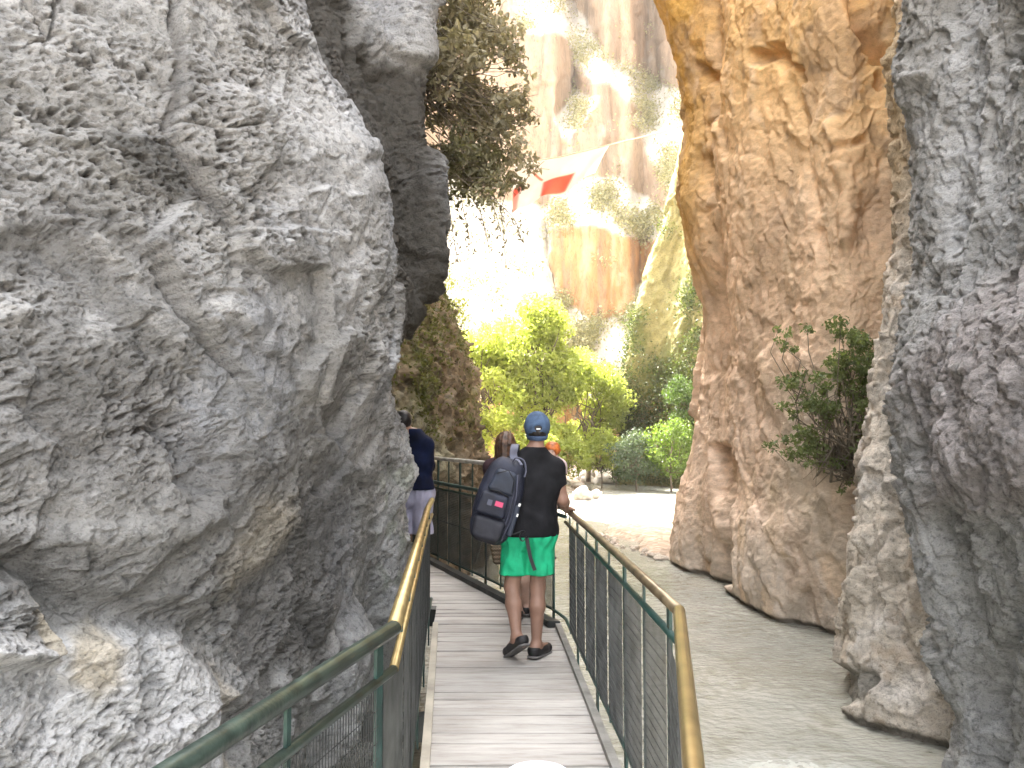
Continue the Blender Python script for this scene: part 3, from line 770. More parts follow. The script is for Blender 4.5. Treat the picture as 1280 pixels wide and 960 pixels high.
for k, (sx, sy, sz, sr, kd) in enumerate(sites):
    o = bpy.data.objects.new('cobble' if kd == 'cobble' else 'boulder', stones[k % 4]); C.objects.link(o)
    if not stones[k % 4].materials: stones[k % 4].materials.append(M_STONE)
    o.location = (sx, sy, sz); o.rotation_euler = (RNG.uniform(-.3, .3), RNG.uniform(-.3, .3), RNG.uniform(0, 6.3)); o.scale = (sr * 1.2, sr, sr * .75)
    if kd == 'cobble': tag(o, 'small brown cobble in the line along the edge of the gravel bar', 'stone', 'cobbles edging the gravel bar')
    else: tag(o, 'pale boulder lying on the far river bank below the trees and bushes', 'boulder', 'boulders on the far bank')
# ------------------------------------------------------------------ boardwalk
LRAIL = [(-1.30, -1.2), (-1.02, 0.0), (-.66, 1.55), (-.392, 2.70), (-.715, 6.84), (-.765, 7.70)]
RRAIL = [(-.20, -1.2), (.055, 0.0), (.344, 1.55), (.607, 2.95), (.575, 3.9), (.525, 5.2), (.455, 6.86)]
FRAIL = [(.455, 6.86), (.36, 7.25), (-1.03, 10.5), (-2.2, 13.2)]
def xat(path, y): return float(np.interp(y, [p[1] for p in path], [p[0] for p in path]))
LEDGE = [(-1.24, -1.2), (-.96, 0), (-.60, 1.55), (-.345, 2.70), (-.665, 6.84), (-.715, 7.72), (-1.5, 7.95), (-3.6, 13.2)]
REDGE = [(-.26, -1.2), (0.0, 0), (.29, 1.55), (.565, 2.95), (.53, 3.9), (.48, 5.2), (.41, 6.86), (-1.09, 10.5), (-2.26, 13.2)]

m, nt, out = nodes('weathered_boards'); L = nt.links.new
b = N(nt, 'ShaderNodeBsdfPrincipled', i_Roughness=.75); b.inputs['Specular IOR Level'].default_value = .3
tc = N(nt, 'ShaderNodeTexCoord'); a_ = N(nt, 'ShaderNodeAttribute', attribute_name='vary')
cx = N(nt, 'ShaderNodeCombineXYZ'); L(a_.outputs['Fac'], cx.inputs['Z'])
vm = N(nt, 'ShaderNodeVectorMath', operation='MULTIPLY_ADD'); vm.inputs[1].default_value = (1.6, 11, 11); L(tc.outputs['Object'], vm.inputs[0])
sc = N(nt, 'ShaderNodeVectorMath', operation='SCALE'); sc.inputs['Scale'].default_value = 40.; L(cx.outputs[0], sc.inputs[0]); L(sc.outputs[0], vm.inputs[2])
gr = N(nt, 'ShaderNodeTexNoise', i_Scale=2.2, i_Detail=8., i_Roughness=.65); L(vm.outputs[0], gr.inputs['Vector'])
big = N(nt, 'ShaderNodeTexNoise', i_Scale=1.7, i_Detail=5.); L(tc.outputs['Object'], big.inputs['Vector'])
r1 = ramp(nt, [(.26, (.28, .258, .24)), (.5, (.405, .385, .365)), (.75, (.475, .46, .44))]); L(gr.outputs['Fac'], r1.inputs['Fac'])
r2 = ramp(nt, [(.3, (.88, .87, .86)), (.65, (1.05, 1.05, 1.05))]); L(big.outputs['Fac'], r2.inputs['Fac'])
r3 = ramp(nt, [(0., (.78, .765, .745)), (.5, (.98, .97, .95)), (1., (1.12, 1.11, 1.09))]); L(a_.outputs['Fac'], r3.inputs['Fac'])
m1 = N(nt, 'ShaderNodeMixRGB', blend_type='MULTIPLY', i_Fac=1.); m2 = N(nt, 'ShaderNodeMixRGB', blend_type='MULTIPLY', i_Fac=1.)
L(r1.outputs[0], m1.inputs[1]); L(r2.outputs[0], m1.inputs[2]); L(m1.outputs[0], m2.inputs[1]); L(r3.outputs[0], m2.inputs[2]); L(m2.outputs[0], b.inputs['Base Color'])
bp = N(nt, 'ShaderNodeBump', i_Strength=.6, i_Distance=.006); L(gr.outputs['Fac'], bp.inputs['Height']); L(bp.outputs['Normal'], b.inputs['Normal'])
L(b.outputs['BSDF'], out.inputs['Surface']); M_BOARD = m
M_KERB = plain('bleached_kerb_wood', (.42, .38, .31), .8, bump=.4, bscale=40, var=.18, nscale=4)
M_STEEL = plain('dark_beam_steel', (.055, .06, .058), .6, .3, bump=.2, var=.25)
M_GREEN = plain('dark_green_paint', (.020, .058, .050), .42, .0, bump=.15, bscale=90, var=.25, nscale=10)
M_GREEN2 = plain('scuffed_green_rail_paint', (.050, .075, .062), .36, .3, bump=.15, bscale=60, var=.3, nscale=14)
M_BRASS = plain('worn_brass_coloured_rail', (.40, .30, .14), .36, .75, bump=.08, bscale=30, var=.14, nscale=9)
M_DULL = plain('dull_brown_rail_paint', (.20, .155, .095), .38, .5, bump=.12, bscale=50, var=.3, nscale=9)
M_WIRE = plain('galvanised_wire', (.10, .105, .105), .55, .6, var=.25)
M_DARKWIRE = plain('dark_netting_wire', (.035, .042, .038), .7, .2, var=.25)
M_PALEBAR = plain('bare_steel_bar', (.40, .38, .33), .5, .4, var=.2)

walk = empty('boardwalk', (0, 4, 0), 'narrow grey plank walkway between the two railings, bending left ahead of the walkers', 'boardwalk')
bd = MB(); y = -1.2; k = 0
rb = np.random.default_rng(3)
while y < 13.0:
    wdt = .127 + rb.normal() * .002; gap = .009 + .004 * rb.random() if k % 7 else .016
    yc = y + wdt / 2
    xl, xr = xat(LEDGE, yc), xat(REDGE, yc)
    sl = (xat(LEDGE, yc + .05) - xat(LEDGE, yc - .05)) / .1; sr_ = (xat(REDGE, yc + .05) - xat(REDGE, yc - .05)) / .1
    z = rb.normal() * .0024; tilt = rb.normal() * .0018; val = float(np.clip(rb.normal(.5, .24), 0, 1)); e = .004; T = .034
    vs = []
    wob = lambda: rb.normal() * .0012
    nseg = 6
    for q in range(nseg + 1):
        t = q / nseg
        for (dy, dz) in ((-wdt / 2, -T), (-wdt / 2, -e), (-wdt / 2 + e, 0), (wdt / 2 - e, 0), (wdt / 2, -e), (wdt / 2, -T)):
            xl2, xr2 = xl + sl * dy, xr + sr_ * dy
            vs.append((xl2 + (xr2 - xl2) * t, yc + dy + wob(), z + dz + tilt * (t - .5) * 2 + (wob() if dz > -.01 else 0)))
    fs = []
    for q in range(nseg):
        for w_ in range(5):
            fs.append((q * 6 + w_, q * 6 + w_ + 1, (q + 1) * 6 + w_ + 1, (q + 1) * 6 + w_))
    fs += [(5, 4, 3, 2, 1, 0), tuple(nseg * 6 + w_ for w_ in range(6))]
    bd.add(vs, fs, val)
    y += wdt + gap; k += 1
bd.build('deck_boards', M_BOARD, walk)
def strip(path, y0, y1, off, w, h, z0, mb, val=.4):
    """continuous bar following a plan path"""
    pts = [(xat(path, yy) + off, yy) for yy in sorted({y0, y1, *[p[1] for p in path if y0 < p[1] < y1]})]
    vs, fs = [], []
    for (x_, y_) in pts:
        for (dx, dz) in ((-w / 2, 0), (w / 2, 0), (w / 2, h), (-w / 2, h)): vs.append((x_ + dx, y_, z0 + dz))
    n = len(pts)
    for i in range(n - 1):
        for q in range(4): fs.append((i * 4 + q, i * 4 + (q + 1) % 4, (i + 1) * 4 + (q + 1) % 4, (i + 1) * 4 + q))
    fs += [(3, 2, 1, 0), tuple((n - 1) * 4 + q for q in range(4))]
    mb.add(vs, fs, val)
k1 = MB(); strip(LEDGE, -1.2, 6.84, .022, .045, .05, .003, k1); k1.build('kerb_board', M_KERB, walk)
k2 = MB(); strip(REDGE, -1.2, 6.86, -.022, .045, .035, .003, k2); k2.build('kerb_board', plain('grey_kerb_wood', (.24, .23, .21), .8, bump=.4, var=.2), walk)
k3 = MB(); strip(REDGE, 6.87, 13.0, -.05, .10, .05, .003, k3); k3.build('kerb_board', M_STEEL, walk)
bm_ = MB(); strip(LEDGE, -1.2, 12.8, .10, .10, .16, -.20, bm_); bm_.build('beam', M_STEEL, walk)
bm_ = MB(); strip(REDGE, -1.2, 12.8, -.10, .10, .16, -.20, bm_); bm_.build('beam', M_STEEL, walk)
for yy in (0.4, 2.8, 5.4, 8.6, 11.4):       # cross-beams pinned to the rock
    bm_ = MB(); xl, xr = xat(LEDGE, yy) - .8, xat(REDGE, yy) - .05
    bm_.box(((xl + xr) / 2, yy, -.29), xr - xl, .10, .16); bm_.build('bracket', M_STEEL, walk)

# white-blue round sticker on the boards at the bottom of the picture
st = MB(); n = 40
c0 = (.125, 3.955)
ring = [(c0[0] + .155 * math.cos(2 * math.pi * q / n), c0[1] + .155 * math.sin(2 * math.pi * q / n)) for q in range(n)]
st.add([(x_, y_, .0065) for x_, y_ in ring] + [(x_, y_, .0085) for x_, y_ in ring], [tuple(range(n, 2 * n))] + [(q, (q + 1) % n, n + (q + 1) % n, n + q) for q in range(n)])
tag(st.build('floor_sticker', plain('pale_sticker', (.70, .76, .82), .35, var=.06)), 'round pale blue-white sticker stuck on the deck boards', 'sticker')

# ------------------------------------------------------------------ railings
def along(path, step, s0=.0):
    pts = [np.array(p, float) for p in path]; out_ = []
    seg = [np.linalg.norm(b_ - a_) for a_, b_ in zip(pts[:-1], pts[1:])]; tot = sum(seg); s = s0
    while s <= tot + 1e-6:
        q = s
        for k, l in enumerate(seg):
            if q <= l + 1e-9 or k == len(seg) - 1:
                d = (pts[k + 1] - pts[k]) / l; out_.append((pts[k] + d * q, d)); break
            q -= l
        s += step
    return out_
def pathtube(path, z, r, n=10, zfn=None):
    return [(p[0], p[1], z if zfn is None else zfn(p[1])) for p in path]
def rnd(path, r=.07, k=4):
    """round off the corners of a plan path"""
    P_ = [np.array(p, float) for p in path]; o = [P_[0]]
    for a_, b_, c_ in zip(P_[:-2], P_[1:-1], P_[2:]):
        u = (a_ - b_); v = (c_ - b_); lu, lv = np.linalg.norm(u), np.linalg.norm(v); rr = min(r, lu * .4, lv * .4)
        s, e_ = b_ + u / lu * rr, b_ + v / lv * rr
        for q in range(k + 1):
            t = q / k; o.append((1 - t) ** 2 * s + 2 * t * (1 - t) * b_ + t * t * e_)
    o.append(P_[-1]); return o

def mesh_panel(mb, a, b_, z0, z1, sv=.021, sh=.055, r=.0013):
    a = np.array([*a, 0.]); b_ = np.array([*b_, 0.]); l = np.linalg.norm(b_ - a); d = (b_ - a) / l
    nrm = np.array([-d[1], d[0], 0])
    def wire(p, q):
        ax = (q - p) / np.linalg.norm(q - p); s1 = nrm; s2 = np.cross(ax, s1)
        vs = [p + (s1 * math.cos(w_) + s2 * math.sin(w_)) * r for w_ in (0, 2.094, 4.189)] + [q + (s1 * math.cos(w_) + s2 * math.sin(w_)) * r for w_ in (0, 2.094, 4.189)]
        mb.add(vs, [(0, 1, 4, 3), (1, 2, 5, 4), (2, 0, 3, 5)])
    for k in range(1, int(l / sv)): wire(a + d * k * sv + [0, 0, z0], a + d * k * sv + [0, 0, z1])
    for k in range(1, int((z1 - z0) / sh)): wire(a + nrm * .003 + [0, 0, z0 + k * sh], b_ + nrm * .003 + [0, 0, z0 + k * sh])

def railing(name, label, path, rail_segs, zt, zm, step, s0, wide=(.048, .012), tall=None, wire=None, wsp=(.018, .05), inner=1, lowmat=None, wr=.0018):
    root = empty(name, (path[0][0], path[0][1], 0), label, 'railing')
    for (pth, mat, r) in rail_segs:
        hb = MB(); hb.tube([(p[0], p[1], zt) for p in rnd(pth)], r, 12); hb.build('handrail', mat, root, True)
    for (pth, mat, r) in rail_segs:
        q = MB(); q.tube([(p[0], p[1], zm) for p in rnd(pth)], .016, 8); q.build('mid_rail', lowmat or mat, root, True)
    q = MB(); q.tube([(p[0], p[1], .075) for p in path], .014, 6); q.build('bottom_rail', M_GREEN, root)
    sp = along(path, step, s0)
    for k, (p, d) in enumerate(sp):
        pb = MB(); big_ = k % 2 == 0
        top_ = (tall if tall else zt) - .02
        d3 = (d[0], d[1], 0)
        if big_: pb.box((p[0], p[1], (top_ - .22) / 2), wide[0], wide[1], top_ + .22, d3)
        else: pb.box((p[0], p[1], (top_ + .03) / 2), .020, .010, top_ - .03, d3)
        pb.build('post', M_GREEN, root)
    for (p, d), (p2, d2) in zip(sp[:-1], sp[1:]):
        w_ = MB(); nn = np.array([-d[1], d[0]]) * .010 * inner
        mesh_panel(w_, p + nn + d * .012, p2 + nn - d2 * .012, .085, zm - .012, *wsp, wr); w_.build('mesh_panel', wire or M_WIRE, root)
    return root

Lp = LRAIL
railing('railing', 'left railing beside the grey boulder, dark green near the camera and brass coloured farther on', Lp,
        [(Lp[:4], M_GREEN2, .026), (Lp[3:], M_BRASS, .026)], 1.0, .865, .5757, .42, inner=-1)
railing('railing', 'right railing above the open river, with a worn brass coloured handrail', RRAIL,
        [(RRAIL[:4], M_BRASS, .0225), (RRAIL[3:], M_DULL, .022)], 1.0, .885, .49, .465, lowmat=M_GREEN, wsp=(.018, .045))
fr = railing('railing', 'taller dark railing across the bend ahead of the walkers, with close netting', FRAIL,
        [(FRAIL, M_GREEN, .024)], 1.0, .93, .42, .36, tall=1.32, wire=M_DARKWIRE, wsp=(.012, .020), wr=.0019, lowmat=M_GREEN)
q = MB(); zt = 1.31
q.tube([(p[0], p[1], zt) for p in FRAIL[1:]], .024, 10); q.build('top_rail', M_PALEBAR, fr, True)
for (a_, c_) in [((-.30, 8.90), (-.52, 9.42)), ((-.02, 8.24), (-.2, 8.66))]:    # bare braces on the river side
    q = MB(); q.tube([(a_[0] + .08, a_[1] + .04, .86), (c_[0] + .08, c_[1] + .04, .12)], .022, 6); q.build('brace', M_PALEBAR, fr)
q = MB(); q.tube([(p[0] + .03, p[1] + .015, .52) for p in FRAIL[1:]], .012, 6); q.build('brace', M_STEEL, fr)
# ------------------------------------------------------------------ people
M_SKIN = plain('tanned_skin', (.27, .155, .110), .55, var=.08, nscale=12, bump=.1, bscale=120)
M_SKIN2 = plain('fair_skin', (.50, .33, .26), .55, var=.08, nscale=12)
M_BLACKTEE = plain('black_cotton', (.012, .012, .014), .9, bump=.4, bscale=200, var=.3, spec=.2)
M_SHORTS = plain('green_shorts_cloth', (.015, .42, .20), .75, bump=.3, bscale=150, var=.12, nscale=14, spec=.3)
M_SHOE = plain('black_shoe', (.018, .016, .017), .6, var=.3)
M_SOLE = plain('grey_sole', (.16, .15, .145), .8, var=.2)
M_CAP = plain('faded_blue_cap', (.055, .095, .17), .85, bump=.3, bscale=220, var=.22, nscale=20)
M_HAIRD = plain('dark_hair', (.014, .010, .009), .5, bump=.5, bscale=90, var=.4)
M_HAIRB = plain('brown_hair', (.085, .042, .022), .45, bump=.5, bscale=90, var=.45, nscale=25)
M_HAIRO = plain('ginger_hair', (.52, .145, .03), .5, bump=.4, bscale=90, var=.3, nscale=25)
M_NAVY = plain('navy_cotton', (.006, .010, .034), .9, bump=.4, bscale=180, var=.3, spec=.2)
M_REDCOL = plain('dark_red_collar', (.20, .012, .03), .8)
M_LILAC = plain('pale_lilac_cloth', (.37, .36, .47), .8, bump=.3, bscale=120, var=.1)
M_MAROON = plain('dark_maroon_cloth', (.030, .010, .014), .85, bump=.3, bscale=140, var=.3)
M_PINK = plain('pale_pink_cloth', (.55, .42, .40), .8)
M_WHITE = plain('white_cloth', (.72, .72, .72), .8, var=.08)
M_EYE = plain('eye_white', (.7, .68, .65), .3, var=.03)

def V3(*a): return np.array(a, float)

def body_fn(J, s=1., fem=False):
    """one continuous figure: torso, neck, head with face, limbs, hands with fingers"""
    R = lambda r: r * s
    fwd = J['face'] / np.linalg.norm(J['face']); up = np.array([0, 0, 1.]); side = np.cross(fwd, up); side /= np.linalg.norm(side); hu = np.cross(side, fwd)
    H = J['head']
    prims = []
    def cone(a, b, ra, rb, k=.03): prims.append((V3(*a), V3(*b), R(ra), R(rb), R(k)))
    sl_, sr = J['sl'], J['sr']; hl, hr = J['hl'], J['hr']
    sc_ = (sl_ + sr) / 2; hc = (hl + hr) / 2
    cone(sl_, sr, .060, .060); 
    ch = sc_ * .68 + hc * .32; wa = sc_ * .30 + hc * .70; sx = (sr - sl_) / np.linalg.norm(sr - sl_)
    cone(ch - sx * R(.085), ch + sx * R(.085), .105 if not fem else .098, .105 if not fem else .098, .08)
    cone(wa - sx * R(.07), wa + sx * R(.07), .095 if not fem else .080, .095 if not fem else .080, .09)
    cone(hc - sx * R(.075), hc + sx * R(.075), .108, .108, .09)
    cone(ch, hc, .095, .095, .06)
    neck = sc_ + up * R(.02); cone(neck, H - hu * R(.06) - fwd * R(.012), .060 if not fem else .050, .052 if not fem else .045, .03)
    cone(sc_ + up * R(.108) - sx * R(.03), sl_ * .8 + sc_ * .2 + up * R(.012), .050, .046, .05); cone(sc_ + up * R(.108) + sx * R(.03), sr * .8 + sc_ * .2 + up * R(.012), .050, .046, .05)
    for q in 'lr':
        S_, E, W = J['s' + q], J['e' + q], J['w' + q]
        cone(S_, E, .056, .041); cone(E, E * .7 + W * .3, .042, .044); cone(E * .7 + W * .3, W, .043, .027)
        Hp, K, A, T = J['h' + q], J['k' + q], J['a' + q], J['t' + q]
        cone(Hp, K, .086, .056); cal = K * .68 + A * .32 - J['back'] * R(-.018) 
        cone(K, cal, .053, .057); cone(cal, A, .056, .034)
        hd = T - A; 
        heel = A - np.array([hd[0], hd[1], 0]) / (np.linalg.norm(hd[:2]) + 1e-9) * R(.04) + J.get('heel' + q, V3(0, 0, -.035 * s))
        cone(A, heel, .036, .036); cone(heel, T, .036, .030); cone(A, T, .036, .026)
        # hand: palm and five curled fingers
        d = W - E; d /= np.linalg.norm(d); hd_ = J.get('hand' + q, d); hd_ = hd_ / np.linalg.norm(hd_)
        pn = J.get('palm' + q, V3(0, 0, -1)); pn = pn - hd_ * (pn @ hd_); pn /= np.linalg.norm(pn); lat = np.cross(hd_, pn)
        if q == 'r': lat = -lat
        for u in (-1, 0, 1): cone(W, W + hd_ * R(.075) + lat * R(.024 * u), .022, .016, .012)
        for u, l in ((-1.45, .060), (-.5, .074), (.45, .080), (1.4, .070)):
            b0 = W + hd_ * R(.078) + lat * R(.0215 * u); b1 = b0 + hd_ * R(l * .5) + pn * R(.012); b2 = b1 + hd_ * R(l * .3) + pn * R(l * .5)
            cone(b0, b1, .0092, .0085, .006); cone(b1, b2, .0085, .0075, .004)
        t0 = W + hd_ * R(.025) + lat * R(.028); t1 = t0 + hd_ * R(.035) + lat * R(.028) + pn * R(.01); cone(t0, t1, .012, .010, .01); cone(t1, t1 + hd_ * R(.028) + pn * R(.012), .010, .0085, .005)
    def fn(P):
        d = np.full(len(P), 9.)
        for (a, b, ra, rb, k) in prims:
            lo = np.minimum(a, b) - ra - .14; hi = np.maximum(a, b) + ra + .14
            m_ = np.all((P > lo) & (P < hi), axis=1)
            if m_.any(): d[m_] = smin(d[m_], sd_cone(P[m_], a, b, ra, rb), k)
        q = (P - H); L_ = np.stack([q @ side, q @ fwd, q @ hu], 1) / s
        m_ = np.linalg.norm(L_, axis=1) < .24; l = L_[m_]
        h = smin(sd_ell(l, (0, -.008, .03), (.078, .098, .088)), sd_ell(l, (0, .022, -.045), (.058, .068, .072)), .05)
        h = smin(h, sd_cone(l, (0, .088, .012), (0, .112, -.022), .010, .015), .018)          # nose
        h = smin(h, sd_cone(l, (-.022, .082, -.058), (.022, .082, -.058), .010, .010), .012)    # lips
        h = smin(h, sd_cone(l, (0, .070, -.10), (0, .074, -.10), .022, .022), .03)              # chin
        h = smin(h, sd_cone(l, (-.035, .084, .028), (.035, .084, .028), .010, .010), .02)       # brow
        for sg in (-1, 1):
            h = smax(h, -sd_ell(l, (sg * .032, .098, .006), (.016, .014, .010)), .01)           # eye sockets
            h = smin(h, sd_ell(l, (sg * .080, -.005, -.008), (.012, .022, .034)), .008)          # ears
        d[m_] = smin(d[m_], h * s, .02 * s)
        return d
    fn.prims = prims; fn.axes = (side, fwd, hu)
    return fn

def bounds(J, pad=.2):
    A = np.array([v for k, v in J.items() if k not in ('face', 'back', 'handl', 'handr', 'palml', 'palmr', 'heell', 'heelr')]); return A.min(0) - pad, A.max(0) + pad + np.array([0, 0, .03])

def cloth_top(J, s, hem, sleeve=.55, puff=.014, seed=1, fem=False, longs=False, flare=0.):
    b = body_fn(J, s, fem)
    keep = 6 + 2      # torso, neck and trapezius cones
    pr = b.prims
    tor = pr[:5] + pr[6:8]; arms = []
    for q in 'lr':
        S_, E, W = J['s' + q], J['e' + q], J['w' + q]
        arms.append((S_, S_ + (E - S_) * sleeve, .066 * s, .060 * s)) if not longs else arms.append((S_, E, .066 * s, .052 * s))
        if longs: arms.append((E, E + (W - E) * .92, .052 * s, .040 * s))
    hc = (J['hl'] + J['hr']) / 2; sc_ = (J['sl'] + J['sr']) / 2
    def fn(P):
        d = np.full(len(P), 9.)
        for (a, b_, ra, rb, k) in tor: d = smin(d, sd_cone(P, a, b_, ra, rb), k + .02)
        d = d - puff
        for (a, b_, ra, rb) in arms:
            c_ = sd_cone(P, a, b_, ra, rb)
            if not longs:
                ax = (b_ - a) / np.linalg.norm(b_ - a); c_ = np.maximum(c_, (P - b_) @ ax)
            d = smin(d, c_, .035)
        hh = (hem + .25 - P[:, 2]); d = d - flare * np.clip(hh / .3, 0, 1)
        w = fbm(P * np.array([7, 7, 4.]), 2, .5, seed); d = d + .012 * w + .004 * np.sin((P[:, 2] * 38 + 5 * w) + P[:, 0] * 22)* sstep(np.abs(P[:, 2] - hem - .16), .14, 0)
        d = smax(d, hem - P[:, 2], .01)
        # neck opening
        return smax(d, (P - (sc_ + np.array([0, 0, .150 * s]))) @ np.array([0, 0, 1.]), .012)
    return fn

def cloth_shorts(J, s, waist, hem, flare=.03, seed=2, split=True):
    hl, hr, kl, kr = J['hl'], J['hr'], J['kl'], J['kr']; sx = (hr - hl) / np.linalg.norm(hr - hl); hc = (hl + hr) / 2
    def fn(P):
        d = sd_cone(P, hc - sx * .075 * s, hc + sx * .075 * s, .138 * s, .138 * s)
        d = smin(d, sd_cone(P, hc - sx * .06 * s + V3(0, 0, .1), hc + sx * .06 * s + V3(0, 0, .1), .126 * s, .126 * s), .06)
        for a, b_ in ((hl, kl), (hr, kr)):
            d = smin(d, sd_cone(P, a, b_, .105 * s, (.098 + flare) * s), .035)
        w = fbm(P * np.array([9, 9, 4.]), 2, .5, seed); d = d + .014 * w + .008 * np.sin(P[:, 0] * 55 + 6 * w) + .007 * np.exp(-((P - hc) @ sx) ** 2 / .0006) * sstep(hc[2] - P[:, 2], -.05, .12)
        return smax(smax(d, hem - P[:, 2], .008), P[:, 2] - waist, .01)
    return fn

def shoe_fn(A, T, heel, s, h0=.045):
    def fn(P):
        d = sd_cone(P, heel + V3(0, 0, .006), T, .043 * s, .040 * s); d = smin(d, sd_cone(P, heel + V3(0, 0, .02), A, .042 * s, .040 * s), .02)
        return d
    return fn

def heel_of(J, q, s):
    A, T = J['a' + q], J['t' + q]; hd = T - A
    return A - np.array([hd[0], hd[1], 0]) / (np.linalg.norm(hd[:2]) + 1e-9) * .04 * s + J.get('heel' + q, V3(0, 0, -.035 * s))

def shoes(J, s, root, mat, h=.007):
    for q in 'lr':
        A, T = J['a' + q], J['t' + q]; hl = heel_of(J, q, s); ax = (T - hl) / np.linalg.norm(T - hl)
        dn = V3(0, 0, -1) - ax * (V3(0, 0, -1) @ ax); dn /= np.linalg.norm(dn)
        pl = hl + dn * .036 * s                 # sole plane
        mid = (A - hl) @ -dn
        def fn(P, A=A, T=T, hl=hl, dn=dn):
            d = sd_cone(P, hl, T, .044 * s, .041 * s); d = smin(d, sd_cone(P, hl - dn * .02, T - dn * .005 - (T - hl) * .35, .043 * s, .046 * s), .02)
            d = np.maximum(d, (P - (hl - dn * .034 * s)) @ -dn)      # opening below the ankle
            return smax(d, (P - (hl + dn * .030 * s)) @ dn, .006)
        lo = np.minimum(hl, T) - .08; hi = np.maximum(hl, T) + .08
        o = sdf_part('shoe', fn, lo, hi, h, mat, root)
        def fs(P, T=T, hl=hl, dn=dn):
            d = sd_cone(P - dn * ((P - hl) @ dn)[:, None] + 0, hl, T - dn * ((T - hl) @ dn), .047 * s, .044 * s)
            zz = (P - hl) @ dn - .033 * s
            return smax(d, np.abs(zz) - .008, .004)
        sdf_part('sole', fs, lo - .02, hi + .02, h * .8, M_SOLE, o)

def head_local(J, s):
    fwd = J['face'] / np.linalg.norm(J['face']); up = np.array([0, 0, 1.]); side = np.cross(fwd, up); side /= np.linalg.norm(side); hu = np.cross(side, fwd)
    return lambda P: np.stack([(P - J['head']) @ side, (P - J['head']) @ fwd, (P - J['head']) @ hu], 1) / s

def eyes(J, s, root):
    fwd = J['face'] / np.linalg.norm(J['face']); side = np.cross(fwd, V3(0, 0, 1)); side /= np.linalg.norm(side); hu = np.cross(side, fwd)
    for sg in (-1, 1):
        mb = MB(); c = J['head'] + (side * sg * .032 + fwd * .080 + hu * .006) * s; n = 8; vs = []; fs = []
        for i in range(n + 1):
            for k in range(n):
                t, p = math.pi * i / n, 2 * math.pi * k / n; vs.append(c + .011 * s * V3(math.sin(t) * math.cos(p), math.sin(t) * math.sin(p), math.cos(t)))
        for i in range(n):
            for k in range(n): fs.append((i * n + k, i * n + (k + 1) % n, (i + 1) * n + (k + 1) % n, (i + 1) * n + k))
        mb.add(vs, fs); mb.build('eye', M_EYE, root, True)

# ---- the man with the cap -------------------------------------------------
J = dict(head=V3(.188, 6.02, 1.668), face=V3(-.05, 1, -.10), back=V3(0, -1, 0),
         sl=V3(.010, 6.0, 1.395), sr=V3(.325, 6.0, 1.378), hl=V3(.050, 6.0, .90), hr=V3(.205, 6.0, .90),
         el=V3(-.075, 6.08, 1.16), wl=V3(-.03, 6.33, 1.10), er=V3(.378, 6.02, 1.145), wr=V3(.415, 6.27, 1.055),
         kl=V3(.000, 6.02, .50), al=V3(.035, 5.86, .165), tl=V3(-.030, 6.01, .032), kr=V3(.190, 6.03, .50), ar=V3(.178, 5.97, .085), tr=V3(.262, 6.12, .034),
         heell=V3(.025, -.02, -.005), handr=V3(.3, .95, -.1), palmr=V3(.1, 0, -1))
man = empty('person', (.12, 6.0, 0), 'person seen from behind in blue cap, black t-shirt and bright green shorts, walking', 'person')
lo, hi = bounds(J); lo[2] = -.02
fb = body_fn(J); sdf_part('body', fb, lo, hi, .008, M_SKIN, man, smooth_it=1)
sdf_part('shirt', cloth_top(J, 1.02, .885, .56, .013, 1, flare=.026), lo, hi, .009, M_BLACKTEE, man)
sdf_part('shorts', cloth_shorts(J, 1.0, .925, .595, .022, 2), lo, hi, .009, M_SHORTS, man)
shoes(J, 1., man, M_SHOE)
hl_ = head_local(J, 1.)
def capfn(P):
    l = hl_(P); d = sd_ell(l, (0, -.010, .026), (.098, .115, .112))
    d = smax(d, -(l[:, 2] - .012 + .42 * np.minimum(l[:, 1] + .0, .0) * -1 * -1) - .0 , .012) if False else smax(d, -(l[:, 2] + .048 - .25 * np.maximum(l[:, 1], -.02)), .012)
    hole = sd_ell(l, (0, -.125, .000), (.030, .05, .018)); d = smax(d, -hole, .006)
    return d
capo = sdf_part('cap', capfn, J['head'] - .17, J['head'] + .17, .006, M_CAP, man)
# long strap side of a cap worn low: band and small tab
def bandfn(P):
    l = hl_(P); d = sd_ell(l, (0, -.012, .004), (.092, .110, .125)); d = np.maximum(d, -(d + .012))
    return smax(np.maximum(d, np.abs(l[:, 2] + .058 - .22 * l[:, 1]) - .020), l[:, 1] - .03, .006)
sdf_part('cap_band', bandfn, J['head'] - .17, J['head'] + .17, .006, plain('cap_band_cloth', (.045, .075, .14), .85, var=.2), capo)
tb = MB(); ax = np.cross(J['face'], V3(0, 0, 1)); tb.box(J['head'] - V3(-.006, .1255, -.0) + V3(0, 0, .004), .030, .004, .010, ax); tb.build('tab', M_WHITE, capo)
pk = MB(); fwd = J['face'] / np.linalg.norm(J['face'])
def brim(P):
    l = hl_(P); d = sd_ell(l, (0, .105, .040), (.078, .095, .05)); zz = l[:, 2] - .045 + .12 * np.maximum(l[:, 1] - .06, 0) + 3 * l[:, 0] ** 2
    return smax(np.maximum(d, np.abs(zz) - .006), -(l[:, 1] - .055), .006)
def hairfn(P):
    l = hl_(P); d = sd_ell(l, (0, -.020, .004), (.083, .096, .100)); d = d + .004 * fbm(P * 60, 2, .5, 3)
    return smax(smax(d, l[:, 1] - .025, .01), -(l[:, 2] + .092), .01)
sdf_part('hair', hairfn, J['head'] - .17, J['head'] + .17, .007, M_HAIRD, man)
eyes(J, 1., man)

